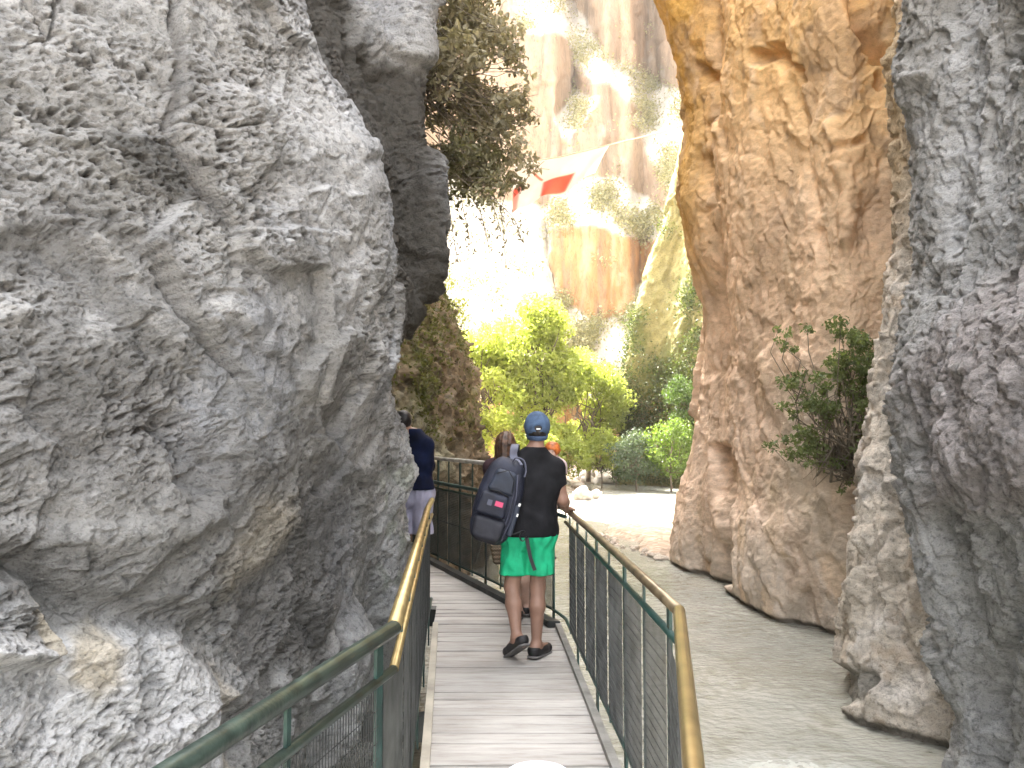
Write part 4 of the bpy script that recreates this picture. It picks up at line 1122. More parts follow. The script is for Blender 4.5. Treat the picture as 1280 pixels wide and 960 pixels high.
# ---- his backpack, hanging off the left shoulder --------------------------
M_PACK = plain('navy_nylon', (.011, .014, .030), .55, bump=.5, bscale=260, var=.25, nscale=10)
M_PACK2 = plain('slate_nylon_panel', (.026, .034, .055), .5, bump=.5, bscale=260, var=.2, nscale=10)
M_PIPE = plain('pale_grey_webbing', (.085, .09, .13), .6, bump=.3, bscale=200)
M_BLK = plain('black_webbing', (.012, .012, .014), .7)
pc = V3(-.098, 5.80, 1.155)
pack = empty('backpack', tuple(pc), 'navy and slate backpack hanging from the left shoulder of the person in green shorts', 'backpack')
an = math.radians(17)
PX_ = V3(math.cos(an), .05, -math.sin(an)); PX_ /= np.linalg.norm(PX_); PZ_ = V3(math.sin(an), 0, math.cos(an)); PZ_ -= PX_ * (PZ_ @ PX_); PZ_ /= np.linalg.norm(PZ_); PY_ = np.cross(PZ_, PX_)
RR = np.stack([PX_, PY_, PZ_], 1)     # columns: local axes
pl_ = lambda P: (P - pc) @ RR
wl_ = lambda q: pc + RR @ V3(*q)
def taper(l): return .62 + .38 * np.clip(1 - (l[:, 2] - .0) / .34, .0, 1.) ** .75
def packfn(P):
    l = pl_(P); t = np.where(l[:, 2] > 0, 1 - .42 * (np.clip(l[:, 2], 0, .36) / .33) ** 2.0, 1 - .20 * (np.clip(-l[:, 2], 0, .3) / .3) ** 2)
    q = l.copy(); q[:, 0] /= t; q[:, 1] /= .6 + .4 * t
    d = sd_rbox(q, (0, .03, 0), (.165, .095, .315), .085) * .7
    seam = np.minimum(np.abs(l[:, 0] - .098 * t) , 1.); d = d + .006 * (1 - sstep(seam, 0, .007))
    return d + .004 * fbm(P * 16, 2, .5, 4)
lo, hi = pc - .45, pc + .45
sdf_part('main_compartment', packfn, lo, hi, .008, M_PACK, pack)
def panel(cx, cz, hx, hz, y, dep, rad, tp=.0):
    def fn(P):
        l = pl_(P); q = l.copy(); q[:, 0] = q[:, 0] / (1 - tp * (q[:, 2] - cz))
        return sd_rbox(q, (cx, y, cz), (hx, dep, hz), rad) + .003 * fbm(P * 22, 2, .5, 6)
    return fn
sdf_part('front_panel', panel(-.005, .145, .088, .085, -.060, .030, .028, 2.0), lo, hi, .007, M_PACK2, pack)
pk_ = sdf_part('front_pocket', panel(-.035, -.03, .105, .085, -.080, .035, .032, .8), lo, hi, .007, M_PACK, pack)
sdf_part('lower_pocket', panel(-.02, -.205, .115, .085, -.062, .040, .038, -.6), lo, hi, .007, plain('black_nylon', (.012, .013, .022), .55, bump=.4, bscale=240, var=.3), pack)
sdf_part('side_pocket', panel(.142, -.10, .022, .12, -.005, .055, .02), lo, hi, .007, M_PACK2, pack)
for (xa, xb) in ((.093, .075), (.118, .10)):       # pale piping down the right edge
    q = MB(); q.tube([wl_((xa * .62, -.058, .22)), wl_((xa * .95, -.070, .08)), wl_((xa, -.072, -.10)), wl_((xb, -.060, -.26))], .0055, 6); q.build('piping', M_PIPE, pack, True)
q = MB(); q.tube([wl_((-.085, -.090, .245 - .18)), wl_((-.03, -.098, .075)), wl_((.06, -.094, .05))], .005, 6); q.build('zip', M_BLK, pk_, True)
q = MB(); q.tube([wl_((-.075, -.093, .19)), wl_((0, -.097, .235)), wl_((.06, -.090, .18)), wl_((.07, -.088, .09))], .004, 6); q.build('zip', M_BLK, pack, True)
q = MB(); q.box(wl_((.005, -.1165, -.012)), .056, .004, .036, PX_, PZ_); lg = q.build('logo_patch', plain('red_pink_patch', (.62, .05, .16), .45, var=.1), pk_)
q = MB(); q.box(wl_((.000, -.1195, -.010)), .030, .003, .010, PX_, PZ_); q.box(wl_((.002, -.1195, -.011)), .010, .003, .024, PX_, PZ_ + PX_ * .3) if False else None
q.build('logo_mark', plain('pale_pink_print', (.85, .55, .62), .5), lg)
q = MB(); q.box(wl_((-.062, -.1160, -.018)), .034, .004, .040, PX_, PZ_); q.build('badge', M_PIPE, pk_)
# strap over the shoulder (outer side), loop handle, loose strap and buckle
def ribbon(pts, w, t, wd):
    vs, fs = [], []; wd = V3(*wd) / np.linalg.norm(wd)
    P_ = catmull(np.array(pts, float), [5] * (len(pts) - 1), 0)
    for k, p in enumerate(P_):
        tg = P_[min(k + 1, len(P_) - 1)] - P_[max(k - 1, 0)]; tg /= np.linalg.norm(tg); a = wd - tg * (wd @ tg); a /= np.linalg.norm(a); n_ = np.cross(tg, a)
        for (u, v) in ((-1, -1), (1, -1), (1, 1), (-1, 1)): vs.append(p + a * u * w / 2 + n_ * v * t / 2)
    for k in range(len(P_) - 1):
        for q in range(4): fs.append((k * 4 + q, k * 4 + (q + 1) % 4, (k + 1) * 4 + (q + 1) % 4, (k + 1) * 4 + q))
    fs += [(3, 2, 1, 0), tuple((len(P_) - 1) * 4 + q for q in range(4))]
    m_ = MB(); m_.add(vs, fs); return m_
ribbon([wl_((.07, -.02, .285)), (.012, 5.868, 1.47), (.018, 5.885, 1.535), (.028, 5.98, 1.555), (.03, 6.09, 1.50), (.02, 6.15, 1.36), (-.02, 6.13, 1.2), (-.02, 6.0, 1.02), wl_((.08, .10, -.24))], .055, .010, (1, 0, 0)).build('shoulder_strap', M_PIPE, pack)
ribbon([wl_((.015, -.03, .30)), wl_((.03, -.06, .335)), wl_((.085, -.06, .33)), wl_((.12, -.05, .27)), wl_((.125, -.06, .22))], .026, .007, (.3, -1, .2)).build('carry_handle', M_PIPE, pack)
ribbon([wl_((.11, -.03, -.24)), (.062, 5.83, .93), (.10, 5.845, .905), (.118, 5.84, .82), (.135, 5.835, .74), (.165, 5.83, .655)], .026, .006, (1, .1, .3)).build('loose_strap', M_BLK, pack)
ribbon([(.06, 5.825, .93), (.058, 5.82, .885), (.082, 5.82, .865), (.105, 5.825, .90)], .014, .005, (.3, 1, 0)).build('strap_loop', M_BLK, pack)
for (u, v) in ((.150, .02), (.155, -.055)):
    q = MB(); q.box(wl_((u, -.055, v)), .016, .006, .022, PX_, PZ_); q.build('buckle', M_WHITE, pack)

# ---- woman walking in front of him, child on her arm -----------------------
J = dict(head=V3(-.055, 7.05, 1.535), face=V3(.12, 1, -.12), back=V3(0, -1, 0),
         sl=V3(-.185, 7.05, 1.335), sr=V3(.115, 7.05, 1.335), hl=V3(-.055, 7.08, .86), hr=V3(.085, 7.08, .86),
         el=V3(-.205, 7.03, 1.08), wl=V3(-.13, 7.0, .86), er=V3(.20, 7.1, 1.08), wr=V3(.30, 7.28, 1.14),
         kl=V3(.00, 7.14, .47), al=V3(.055, 7.16, .085), tl=V3(.05, 7.33, .030), kr=V3(.10, 7.18, .47), ar=V3(.125, 7.30, .085), tr=V3(.15, 7.47, .030), handl=V3(.1, 0, -1), palml=V3(1, 0, 0))
s = .93
wom = empty('person', (.03, 7.1, 0), 'person with long brown hair and a dark top, half hidden behind the backpack', 'person')
lo, hi = bounds(J); lo[2] = -.02
sdf_part('body', body_fn(J, s, True), lo, hi, .009, M_SKIN2, wom, smooth_it=1)
sdf_part('top', cloth_top(J, s, .86, .40, .012, 5, True), lo, hi, .010, M_MAROON, wom)
sdf_part('shorts', cloth_shorts(J, s * .93, .93, .56, .0, 6), lo, hi, .010, M_MAROON, wom)
shoes(J, s, wom, M_SHOE, .009)
h2 = head_local(J, s)
def hairw(P):
    l = h2(P); d = sd_ell(l, (0, -.018, .030), (.094, .108, .100)); d = smin(d, sd_cone(l, (0, -.05, -.02), (.0, -.075, -.20), .085, .055), .05)
    d = smin(d, sd_cone(l, (-.07, -.01, -.02), (-.075, -.03, -.14), .035, .03), .04); d = smin(d, sd_cone(l, (.07, -.01, -.02), (.075, -.03, -.14), .035, .03), .04)
    d = d + .006 * np.sin(l[:, 0] * 160 + 3 * fbm(P * 12, 2, .5, 3)) * .6
    face = sd_ell(l, (0, .10, -.025), (.062, .06, .085)); return smax(d, -face, .01)
sdf_part('hair', hairw, J['head'] - .32, J['head'] + .2, .008, M_HAIRB, wom)
eyes(J, s, wom)
# woven bag hanging from her left hand
bc = V3(-.092, 6.90, .61)
bag = empty('woven_bag', tuple(bc), 'small tan and black woven basket bag hanging below the backpack', 'bag')
m, nt, out = nodes('woven_straw'); L = nt.links.new
b = N(nt, 'ShaderNodeBsdfPrincipled', i_Roughness=.8); tc = N(nt, 'ShaderNodeTexCoord'); br = N(nt, 'ShaderNodeTexBrick', i_Scale=22.)
br.inputs['Color1'].default_value = (.46, .33, .19, 1); br.inputs['Color2'].default_value = (.32, .22, .12, 1); br.inputs['Mortar'].default_value = (.03, .025, .02, 1); br.inputs['Mortar Size'].default_value = .09
mp = N(nt, 'ShaderNodeMapping'); mp.inputs['Rotation'].default_value = (math.radians(90), 0, 0); L(tc.outputs['Object'], mp.inputs['Vector']); L(mp.outputs[0], br.inputs['Vector']); L(br.outputs['Color'], b.inputs['Base Color']); L(b.outputs[0], out.inputs[0])
def bagfn(P):
    l = P - bc; t = 1 + .25 * l[:, 2] / .1; q = l.copy(); q[:, 0] /= t
    d = sd_rbox(q, (0, 0, 0), (.082, .05, .085), .025) + .003 * np.sin(P[:, 2] * 180); return smax(d, -sd_rbox(q, (0, 0, .05), (.07, .038, .07), .02), .004)
sdf_part('basket', bagfn, bc - .14, bc + .16, .006, m, bag)
ribbon([bc + V3(-.065, 0, .07), bc + V3(-.05, .02, .16), (-.11, 6.97, .80), bc + V3(.03, .02, .16), bc + V3(.06, 0, .07)], .014, .006, (0, 1, 0)).build('handle', plain('tan_leather', (.30, .17, .08), .6), bag)

J = dict(head=V3(.352, 7.02, 1.475), face=V3(-.25, -.8, -.1), back=V3(0, 1, 0),
         sl=V3(.43, 7.06, 1.355), sr=V3(.27, 7.06, 1.355), hl=V3(.36, 7.13, 1.12), hr=V3(.27, 7.13, 1.12),
         el=V3(.45, 7.04, 1.24), wl=V3(.40, 6.97, 1.16), er=V3(.22, 7.02, 1.26), wr=V3(.14, 7.0, 1.30),
         kl=V3(.37, 7.00, 1.07), al=V3(.36, 6.99, .90), tl=V3(.36, 6.91, .87), kr=V3(.25, 7.00, 1.07), ar=V3(.25, 6.99, .90), tr=V3(.24, 6.91, .87))
s = .62
kid = empty('person', (.33, 7.05, .8), 'child with ginger hair showing over the right shoulder of the black t-shirt', 'person')
lo, hi = bounds(J)
sdf_part('body', body_fn(J, s, True), lo, hi, .008, M_SKIN2, kid, smooth_it=1)
sdf_part('shirt', cloth_top(J, s, 1.11, .6, .012, 7, True), lo, hi, .009, M_PINK, kid)
sdf_part('shorts', cloth_shorts(J, s * .95, 1.18, .99, .0, 8), lo, hi, .009, M_PINK, kid)
h3 = head_local(J, s * 1.22)
def hairk(P):
    l = h3(P); d = sd_ell(l, (0, -.015, .032), (.092, .108, .092)) + .006 * fbm(P * 40, 2, .5, 5)
    return smax(d, -sd_ell(l, (0, .10, -.03), (.066, .075, .075)), .01)
sdf_part('hair', hairk, J['head'] - .2, J['head'] + .2, .007, M_HAIRO, kid)

# ---- person in navy at the left, past the rock ------------------------------
z0 = .03; NX = V3(-.06, 0, 0)
J = dict(head=V3(-1.075, 8.28, 1.745), face=V3(-.55, 1, -.25), back=V3(0, -1, 0),
         sl=V3(-1.10, 8.36, 1.535), sr=V3(-.83, 8.24, 1.515), hl=V3(-1.03, 8.34, .98), hr=V3(-.875, 8.30, .98),
         el=V3(-1.18, 8.55, 1.30), wl=V3(-1.14, 8.75, 1.42), er=V3(-.80, 8.42, 1.30), wr=V3(-.98, 8.64, 1.38),
         kl=V3(-1.04, 8.38, .53), al=V3(-1.04, 8.32, .115), tl=V3(-1.07, 8.49, .036), kr=V3(-.86, 8.32, .53), ar=V3(-.86, 8.26, .115), tr=V3(-.85, 8.43, .036), handl=V3(.4, .6, .2), handr=V3(-.5, .6, .2))
for k_ in list(J):
    if k_ not in ('face', 'back', 'handl', 'handr'): J[k_] = J[k_] + NX
s = 1.04
nav = empty('person', (-.95, 8.3, 0), 'person in navy sweater with dark red collar and pale shorts beside the grey rock', 'person')
lo, hi = bounds(J); lo[2] = -.02
sdf_part('body', body_fn(J, s), lo, hi, .009, M_SKIN, nav, smooth_it=1)
sdf_part('sweater', cloth_top(J, s * 1.02, 1.06, .6, .022, 11, longs=True, flare=.022), lo, hi, .010, M_NAVY, nav)
sdf_part('shorts', cloth_shorts(J, s, 1.10, .60, .01, 12), lo, hi, .010, M_LILAC, nav)
shoes(J, s, nav, M_SHOE, .009)
h4 = head_local(J, s)
def hairn(P):
    l = h4(P); d = sd_ell(l, (0, -.016, .026), (.090, .106, .098)) + .004 * fbm(P * 50, 2, .5, 3)
    return smax(smax(d, l[:, 1] - .055 - .2 * l[:, 2], .015), -(l[:, 2] + .085), .01)
sdf_part('hair', hairn, J['head'] - .17, J['head'] + .18, .007, M_HAIRD, nav)
sc_ = (J['sl'] + J['sr']) / 2
def coll(P):
    d = sd_cone(P, sc_ + V3(-.012, -.0, .035), J['head'] + V3(0, 0, -.08), .072 * s, .066 * s); d = np.maximum(d, -(d + .010))
    return smax(smax(d, P[:, 2] - (sc_[2] + .115 * s), .006), sc_[2] + .055 - P[:, 2], .006)
sdf_part('collar', coll, sc_ - .2, sc_ + .25, .007, M_REDCOL, nav)
eyes(J, s, nav)
# ------------------------------------------------------------------ vegetation
def leaves(centers, size, r, up=.4, droop=0., aspect=.5, wide=.3, hang=0.):
    """one small folded leaf per centre"""
    n = len(centers); c = np.asarray(centers)
    d = r.normal(size=(n, 3)); d[:, 2] -= hang; d /= np.linalg.norm(d, axis=1)[:, None]
    nn = r.normal(size=(n, 3)); nn[:, 2] += up * 2; nn -= d * np.einsum('ij,ij->i', nn, d)[:, None]; nn /= np.linalg.norm(nn, axis=1)[:, None]
    s = np.cross(d, nn); L_ = size * r.uniform(.6, 1.35, n)[:, None]; W = L_ * aspect
    a = c - d * L_ * .5; b = c + s * W * .5 + nn * W * .15; e = c + d * L_ * .5 - nn * L_ * droop; f = c - s * W * .5 + nn * W * .15
    V = np.stack([a, b, e, f], 1).reshape(-1, 3); F = np.arange(4 * n).reshape(n, 4)
    return V, F

def crown(clumps, nper, size, r, sig=.55, up=.4, aspect=.55, hang=0., shade=True):
    """clumps: (centre, radius). Leaves sit mainly in the outer shell of each clump"""
    cs, vs = [], []
    for (c, rad) in clumps:
        n = max(4, int(nper * rad ** 2))
        d = r.normal(size=(n, 3)); d /= np.linalg.norm(d, axis=1)[:, None]
        rr = rad * r.uniform(.15, 1., n) ** sig
        p = np.array(c) + d * rr[:, None] * np.array([1, 1, .8])
        cs.append(p); vs.append(np.full(n, np.clip(r.normal(.5, .22), 0, 1)) * .6 + .4 * r.random(n))
    P = np.concatenate(cs); v = np.concatenate(vs)
    V, F = leaves(P, size, r, up, .12, aspect, hang=hang)
    return V, F, np.repeat(v, 4)

def limb(mb, a, b, ra, rb, r, wig=.1, n=5):
    a = np.array(a, float); b = np.array(b, float); l = np.linalg.norm(b - a)
    pts = [a + (b - a) * t + (r.normal(size=3) * wig * l * math.sin(math.pi * t) * .5) for t in np.linspace(0, 1, n)]
    mb.tube(pts, list(np.linspace(ra, rb, n)), 7)

M_BARK = plain('grey_brown_bark', (.16, .12, .085), .9, bump=.8, bscale=14, var=.3, nscale=4)
M_TWIG = plain('pale_twig', (.20, .165, .12), .9, var=.25)
M_LIME = leaf_mat('lime_leaf', (.21, .25, .045), (.42, .45, .16), .5, (1.3, 1.35, .6))
M_LEAFY = leaf_mat('yellow_green_leaf', (.06, .095, .015), (.16, .21, .05), .4)
M_LEAFG = leaf_mat('mid_green_leaf', (.032, .055, .014), (.085, .125, .03), .35)
M_LEAFD = leaf_mat('grey_green_leaf', (.045, .065, .04), (.11, .14, .08), .3, (1.1, 1.2, .7))
M_OLIVE = leaf_mat('dry_olive_leaf', (.13, .118, .075), (.40, .36, .25), .35, (1.3, 1.25, .75))
M_PALE = leaf_mat('pale_scrub_leaf', (.20, .20, .09), (.50, .46, .30), .3, (1.2, 1.2, .6))
M_BUSHR = leaf_mat('dark_green_leaf', (.075, .095, .04), (.23, .26, .115), .35, (1.2, 1.4, .6))

def tree(name, label, cat, base, clumps, nper, size, leaf, trunk_r, seed, group=None, fork=.35, up=.4, aspect=.55):
    r = np.random.default_rng(seed); base = np.array(base, float)
    root = empty(name, tuple(base), label, cat, group)
    top = np.mean([c for c, _ in clumps], axis=0); mb = MB()
    f = base + (top - base) * fork; limb(mb, base - [0, 0, .3], f, trunk_r, trunk_r * .7, r, .08)
    for (c, rad) in clumps:
        if r.random() < .75: limb(mb, f + (np.array(c) - f) * r.uniform(0, .15), c, trunk_r * .42, trunk_r * .08, r, .18, 6)
    mb.build('trunk', M_BARK, root, True)
    V, F, v = crown(clumps, nper, size, r, up=up, aspect=aspect)
    link('crown', np_mesh('crown', V, F, False, val=v), leaf, root)
    return root

def blob(c, rx, ry, rz, n, r, rad=(.5, 1.)):
    o = []
    for _ in range(n):
        d = r.normal(size=3); d /= np.linalg.norm(d); q = r.uniform(.35, 1.) ** .5
        o.append((np.array(c) + d * q * np.array([rx, ry, rz]), r.uniform(*rad)))
    return o

r = np.random.default_rng(21)
# lime green trees in the sun at the bend of the gorge
G = 'trees in the sun at the far bend'
c1 = at(668, 450, 47); c2 = at(608, 480, 45); c3 = at(735, 510, 48); c4 = at(640, 550, 43)
tree('tree', 'tallest lime green tree in the full sun at the far bend, above the cap', 'tree', (c1[0], 47, -1.), blob(c1, 3.0, 2.4, 3.2, 60, r, (.7, 1.25)) + blob(at(662, 400, 47), 1.5, 1.5, 1.1, 12, r, (.5, .9)), 300, .26, M_LIME, .22, 31, G)
tree('tree', 'lime green tree close beside the mossy buttress, left of the cap', 'tree', (c2[0], 45, -1.), blob(c2, 1.9, 2., 3.4, 40, r, (.6, 1.1)), 300, .26, M_LIME, .16, 32, G)
tree('tree', 'lower lime green tree to the right of the cap, beside the dark round bush', 'tree', (c3[0], 48, -1.), blob(c3, 2.2, 2., 3.0, 44, r, (.6, 1.1)), 300, .26, M_LIME, .16, 33, G)
tree('tree', 'low lime green tree behind the long brown hair', 'tree', (c4[0] + .4, 43, -1.), blob(c4, 2.6, 1.6, 1.6, 34, r, (.5, .9)), 400, .22, M_LIME, .12, 34, G)
c = at(562, 372, 40)
tree('bush', 'small yellow-green bush on the crest of the mossy buttress', 'bush', at(556, 410, 24), [(at(565, 385, 25), .42), (at(560, 352, 25), .36), (at(572, 395, 25), .35), (at(553, 335, 25), .32), (at(578, 378, 25), .25)], 900, .10, M_LIME, .03, 35)

for lab, (bx_, by_, bY), nn_ in [('low lime green bush at the foot of the tallest tree, right of the ginger hair', (705, 572, 44), 22), ('low lime green bush between the tallest tree and the dark dome bush', (752, 566, 45), 22), ('low lime green bush behind the blue cap', (672, 565, 45), 22)]:
    c = at(bx_, by_, bY); tree('bush', lab, 'bush', (c[0], bY, -1.2), blob(c, 1.2, 1., 1.1, nn_, r, (.45, .75)), 300, .22, M_LIME, .05, bx_)
# bushes on the right bank
c = at(795, 570, 43)
tree('bush', 'dark grey-green dome shaped bush on the far bank', 'bush', (c[0], 43, -1.3), blob(c, 1.25, 1.1, 1.2, 46, r, (.4, .65)), 420, .13, M_LEAFD, .06, 41)
c = at(838, 560, 42)
tree('bush', 'bright green bush between the dark dome bush and the ochre wall', 'bush', (c[0], 42, -1.2), blob(c, 1.2, 1.2, 1.6, 46, r, (.4, .75)), 330, .15, M_LEAFY, .06, 42)
c = at(852, 500, 43.5)
tree('bush', 'mid green bush clinging to the olive wall above the far bank', 'bush', at(862, 530, 46), blob(c, .9, .9, 1.2, 24, r, (.35, .7)), 330, .15, M_LEAFG, .05, 43)
c = at(770, 590, 47)
tree('bush', 'low dark bush under the lime trees at the water edge', 'bush', (c[0], 47, -1.3), blob(c, .9, .8, .45, 12, r, (.3, .5)), 420, .13, M_LEAFG, .05, 44)

# moss and creepers on the olive wall and the buttress: ground cover nobody could count
def scatter(obj_name, test, n, off, size, leaf, seed, name, up=.3, tuft=(3, .25)):
    o = bpy.data.objects[obj_name]; me = o.data; nv = len(me.vertices)
    P = np.empty(nv * 3, np.float32); me.vertices.foreach_get('co', P); P = P.reshape(-1, 3).astype(float)
    Nn = np.empty(nv * 3, np.float32); me.vertices.foreach_get('normal', Nn); Nn = Nn.reshape(-1, 3)
    px, py = project(P); r = np.random.default_rng(seed)
    w = np.clip(test(P, px, py), 0, None); w = w / w.sum()
    i = r.choice(nv, n, p=w); k, sp = tuft
    c = np.repeat(P[i], k, 0) + r.normal(size=(n * k, 3)) * sp
    toward = np.array([0, 0, CAMZ]) - c; toward /= np.linalg.norm(toward, axis=1)[:, None]
    c = c + toward * off
    V, F = leaves(c, size, r, up, .1, .55)
    v = np.repeat(np.repeat(np.clip(r.normal(.5, .25, n), 0, 1), k), 4)
    q = link(name, np_mesh(name, V, F, False, val=v), leaf); q['kind'] = 'stuff'
    return q
scatter('cliff_right_far', lambda P, px, py: ((px > 770) & (px < 905) & (py > 150) & (py < 600)) * sstep(fbm(P * .3, 4, .6, 61) + (py - 420) / 700, -.1, .25), 6500, .12, .16, leaf_mat('creeper_leaf', (.04, .05, .015), (.10, .115, .035), .3), 51, 'moss', tuft=(4, .3))
scatter('buttress_left', lambda P, px, py: ((px > 470) & (px < 620) & (py > 280) & (py < 560)) * (.06 + sstep(fbm(P * .7, 3, .5, 62) + (450 - py) / 300, 0, .35)), 4200, .06, .09, leaf_mat('moss_leaf', (.045, .05, .014), (.13, .125, .045), .3), 52, 'moss', tuft=(3, .1))
# sunlit scrub on the far ledges
led = FAR['led']
def ftest(P, px, py):
    f_ = np.stack([px / 60, py / 60, 0 * px], 1)
    return ((px > 540) & (px < 900) & (py > -40) & (py < 520)) * (sstep(led, .25, .6) * sstep(fbm(f_ * 1.6, 4, .6, 71), -.02, .25) * np.where(px < 692, .10 + .5 * sstep(-py, -260, -200), 1.) + .05 * sstep(fbm(f_ * 2.5, 4, .6, 73), .15, .35))
scatter('cliff_far', ftest, 8500, .5, .30, M_PALE, 53, 'scrub', tuft=(5, .5))

# shrubs hanging from the left wall over the walkway
def hanging(label, root, spots, nper, size, leaf, seed, group):
    r = np.random.default_rng(seed); rt = empty('hanging_shrub', tuple(root), label, 'shrub', group)
    mb = MB()
    for (c, rad) in spots:
        limb(mb, np.array(root) + r.normal(size=3) * .15, c, .009, .003, r, .12, 6)
        for _ in range(2): limb(mb, c, np.array(c) + r.normal(size=3) * rad * .8 + [0, 0, -rad * .5], .004, .003, r, .3, 4)
    mb.build('stems', M_TWIG, rt, True)
    V, F, v = crown(spots, nper, size, r, sig=.6, up=.1, aspect=.6, hang=.5)
    link('foliage', np_mesh('foliage', V, F, False, val=v), leaf, rt)
def spots(px0, py0, sx, sy, n, Y, r, rad, ang=0.):
    o = []
    for _ in range(n):
        a, b = r.normal(), r.normal(); a, b = np.clip(a, -1.7, 1.7), np.clip(b, -1.7, 1.7)
        o.append((at(px0 + a * sx + b * ang, py0 + b * sy, Y + r.normal() * .35), r.uniform(*rad)))
    return o
r = np.random.default_rng(77)
G = 'shrubs hanging from the left wall'
hanging('uppermost olive shrub hanging from the left wall at the top of the picture', at(520, -40, 8.6), spots(578, 30, 30, 45, 30, 8.8, r, (.16, .30)), 1500, .085, M_OLIVE, 61, G)
hanging('largest olive grey shrub hanging over the gorge beside the flag', at(515, 90, 8.8), spots(600, 125, 34, 50, 50, 9.2, r, (.12, .25), 4) + spots(640, 150, 14, 48, 34, 9.3, r, (.06, .13)), 1500, .085, M_OLIVE, 62, G)
hanging('lowest dark olive shrub dangling twigs left of the flag', at(515, 190, 8.6), spots(582, 215, 20, 28, 22, 8.9, r, (.12, .24), 2), 2000, .075, leaf_mat('dark_olive_leaf', (.085, .08, .045), (.27, .245, .15), .3), 63, G)
tw = empty('dangling_twigs', tuple(at(560, 230, 9)), 'few thin leafy twigs dangling below the lowest hanging shrub', 'twigs')
mb = MB(); cs = []
for (a_, b_, e_) in [((600, 225), (625, 260), (632, 330)), ((600, 235), (640, 270), (652, 300)), ((575, 240), (585, 290), (592, 318)), ((560, 245), (566, 290), (572, 325)), ((610, 240), (618, 262), (625, 285)), ((580, 235), (600, 265), (612, 312)), ((552, 240), (556, 280), (558, 300))]:
    A_ = catmull(np.array([at(*a_, 9.), at(*b_, 9.05), at(*e_, 9.1)]), [6, 6], 0); mb.tube(list(A_), .004, 5)
    for q in A_[3:]:
        for _ in range(5): cs.append(q + r.normal(size=3) * .035)
mb.build('stems', M_TWIG, tw, True)
V, F = leaves(cs, .055, r, .1, .1, .42, hang=.8); link('foliage', np_mesh('foliage', V, F, False, val=r.random(len(V))), M_OLIVE, tw)

# leafy bush growing out of the ochre wall on the right
rt = empty('bush', tuple(at(1075, 600, 11.6)), 'dark green leafy bush sprouting from the ochre wall above the river', 'bush')
mb = MB(); rb = np.random.default_rng(9); sp = []
R0 = at(1062, 590, 11.7)
for (px_, py_, n_, sx, sy, rad) in [(1030, 500, 30, 30, 38, (.10, .2)), (1070, 440, 16, 20, 25, (.10, .19)), (1000, 540, 12, 22, 30, (.08, .15)), (985, 430, 7, 14, 12, (.06, .11)), (980, 480, 6, 10, 22, (.06, .11)),
                                  (1050, 415, 10, 22, 10, (.09, .15)), (1085, 500, 14, 12, 40, (.1, .18)), (1040, 575, 10, 25, 18, (.08, .14))]:
    for _ in range(n_): sp.append((at(px_ + rb.normal() * sx * .8, py_ + rb.normal() * sy * .8, 11.35 + rb.normal() * .22), rb.uniform(*rad)))
for k, (c, rad) in enumerate(sp):
    if k % 2 == 0: limb(mb, R0 + rb.normal(size=3) * .06, c, .014, .004, rb, .25, 6)
for _ in range(26):
    e_ = at(rb.uniform(985, 1085), rb.uniform(480, 600), 11.2); limb(mb, R0 + rb.normal(size=3) * .08, e_, .008, .003, rb, .35, 7)
mb.build('stems', M_TWIG, rt, True)
V, F, v = crown(sp, 2300, .075, rb, sig=.7, up=.6, aspect=.6); link('foliage', np_mesh('foliage', V, F, False, val=v), M_BUSHR, rt)

# ------------------------------------------------------------------ flag on its cord
M_CORD = plain('pale_cord', (.55, .5, .42), .8)
Yf = 27.
cord = MB(); cp = [at(535, 208, Yf), at(590, 207, Yf), at(660, 202, Yf), at(700, 196, Yf), at(762, 181, Yf), at(800, 172, Yf), at(838, 162, Yf - 1), at(868, 152, Yf - 3)]
cord.tube(cp, .022, 6); tag(cord.build('hanging_rope', M_CORD, None, True), 'thin pale cord strung across the gorge, carrying the flag', 'rope')
nu, nv = 70, 46
topl = catmull(np.array([at(643, 200, Yf), at(672, 201, Yf), at(715, 193, Yf), at(762, 181, Yf)]), [8] * 3, 0)
botl = catmull(np.array([at(640, 268, Yf + .3), at(668, 252, Yf - .1), at(704, 244, Yf + .3), at(745, 213, Yf + .1)]), [8] * 3, 0)
U = np.linspace(0, 1, nu); Vv = np.linspace(0, 1, nv); tt = np.linspace(0, 1, len(topl))
Tp = np.stack([np.interp(U, tt, topl[:, k]) for k in range(3)], 1); Bp = np.stack([np.interp(U, tt, botl[:, k]) for k in range(3)], 1)
S = Tp[None] * (1 - Vv[:, None, None]) + Bp[None] * Vv[:, None, None]
uu, vv = np.meshgrid(U, Vv)
S[..., 1] += .16 * vv * np.sin(uu * 16 + vv * 4) + .10 * np.sin(uu * 7 - vv * 6) * vv - .25 * np.sin(math.pi * uu) * vv
S[..., 2] -= .04 * np.sin(uu * 16 + vv * 3) * vv
P = S.reshape(-1, 3); uf, vf = uu.ravel(), vv.ravel()
redm = np.maximum(sstep(polydist(uf * 100, vf * 100, [(42, 58), (74, 50), (68, 92), (40, 104)]), -2, 2), sstep(polydist(uf * 100, vf * 100, [(0, 52), (13, 48), (12, 66), (0, 70)]), -2, 2))
redm = np.maximum(redm, .55 * sstep(polydist(uf * 100, vf * 100, [(-2, 70), (10, 66), (7, 102), (-2, 102)]), -3, 3))
redm = np.maximum(redm, .9 * sstep(polydist(uf * 100, vf * 100, [(27, 30), (30, 28), (42, 50), (40, 54)]), -1, 1))
colf = np.array([.78, .74, .70]) * (1 - redm[:, None]) + np.array([.66, .22, .17]) * redm[:, None]
P2 = np.concatenate([P, P + np.array([0, .012, 0])]); n0 = len(P)
F = sheet_faces(nv, nu); F2 = F[:, ::-1] + n0
m, nt, out = nodes('flag_cloth'); L = nt.links.new
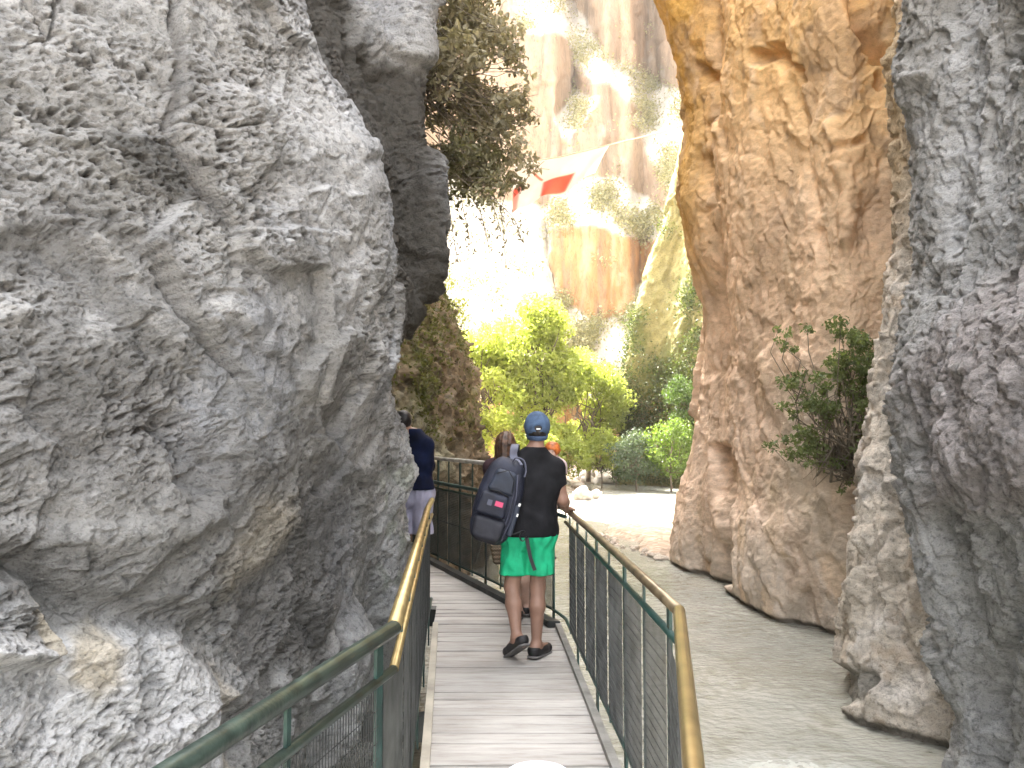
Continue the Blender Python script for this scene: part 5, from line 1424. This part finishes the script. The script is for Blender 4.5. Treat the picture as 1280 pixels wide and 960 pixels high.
a_ = N(nt, 'ShaderNodeAttribute', attribute_name='tone'); d_ = N(nt, 'ShaderNodeBsdfDiffuse'); t_ = N(nt, 'ShaderNodeBsdfTranslucent'); mx = N(nt, 'ShaderNodeMixShader', i_Fac=.6)
L(a_.outputs['Color'], d_.inputs['Color']); L(a_.outputs['Color'], t_.inputs['Color']); L(d_.outputs[0], mx.inputs[1]); L(t_.outputs[0], mx.inputs[2]); L(mx.outputs[0], out.inputs['Surface'])
fo_ = link('flag', np_mesh('flag', P2, np.concatenate([F, F2]), True, np.concatenate([colf, colf])), m)
tag(fo_, 'large white and red flag sagging from the cord across the gorge', 'flag')
# ------------------------------------------------------------------ camera, sun, sky
cam = bpy.data.cameras.new('camera'); co = bpy.data.objects.new('camera', cam); C.objects.link(co)
cam.sensor_width = 36; cam.lens = 36 * 1000 / 1280; cam.clip_start = .05; cam.clip_end = 2000
co.location = (0, 0, CAMZ); co.rotation_euler = (math.radians(90) + PITCH, 0, 0); SC.camera = co

EL, AZ = math.radians(60), math.radians(-34)        # sun: high, ahead and to the left
sd = np.array([math.sin(AZ) * math.cos(EL), math.cos(AZ) * math.cos(EL), math.sin(EL)])
sl = bpy.data.lights.new('sun', 'SUN'); so = bpy.data.objects.new('sun', sl); C.objects.link(so)
sl.energy = 4.5; sl.angle = math.radians(.53); sl.color = (1., .95, .86)
from mathutils import Vector
so.rotation_euler = Vector(-sd).to_track_quat('-Z', 'Y').to_euler(); so.location = (-20, 20, 60)
w = bpy.data.worlds.new('World'); SC.world = w; w.use_nodes = True
nt = w.node_tree; nt.nodes.clear()
sky = nt.nodes.new('ShaderNodeTexSky'); sky.sky_type = 'NISHITA'; sky.sun_disc = False
sky.sun_elevation = EL; sky.sun_rotation = AZ; sky.dust_density = 3.; sky.ozone_density = .6; sky.air_density = 1.
hs = nt.nodes.new('ShaderNodeHueSaturation'); hs.inputs['Saturation'].default_value = .14
bg = nt.nodes.new('ShaderNodeBackground'); bg.inputs['Strength'].default_value = .14
ow = nt.nodes.new('ShaderNodeOutputWorld')
nt.links.new(sky.outputs[0], hs.inputs['Color']); nt.links.new(hs.outputs[0], bg.inputs['Color']); nt.links.new(bg.outputs[0], ow.inputs['Surface'])
SC.view_settings.view_transform = 'Standard'; SC.view_settings.look = 'None'; SC.view_settings.gamma = 1
SC.view_settings.use_curve_mapping = False; SC.view_settings.exposure = 3.72
SC.render.engine = 'CYCLES'; SC.cycles.use_denoising = True
SC.cycles.max_bounces = 8; SC.cycles.diffuse_bounces = 5; SC.cycles.glossy_bounces = 3; SC.cycles.transmission_bounces = 4
SC.cycles.sample_clamp_indirect = 6

# air in the gorge: one even box of thin haze round everything but the sky
hz = MB(); hz.box((0, 0, 28.5), 640, 640, 64)
m, nt, out = nodes('thin_haze'); v = nt.nodes.new('ShaderNodeVolumePrincipled')
v.inputs['Color'].default_value = (1, .96, .9, 1); v.inputs['Density'].default_value = .00032; v.inputs['Anisotropy'].default_value = .3
nt.links.new(v.outputs[0], out.inputs['Volume'])
ho = hz.build('haze', m); ho['kind'] = 'stuff'
SC.cycles.volume_bounces = 0
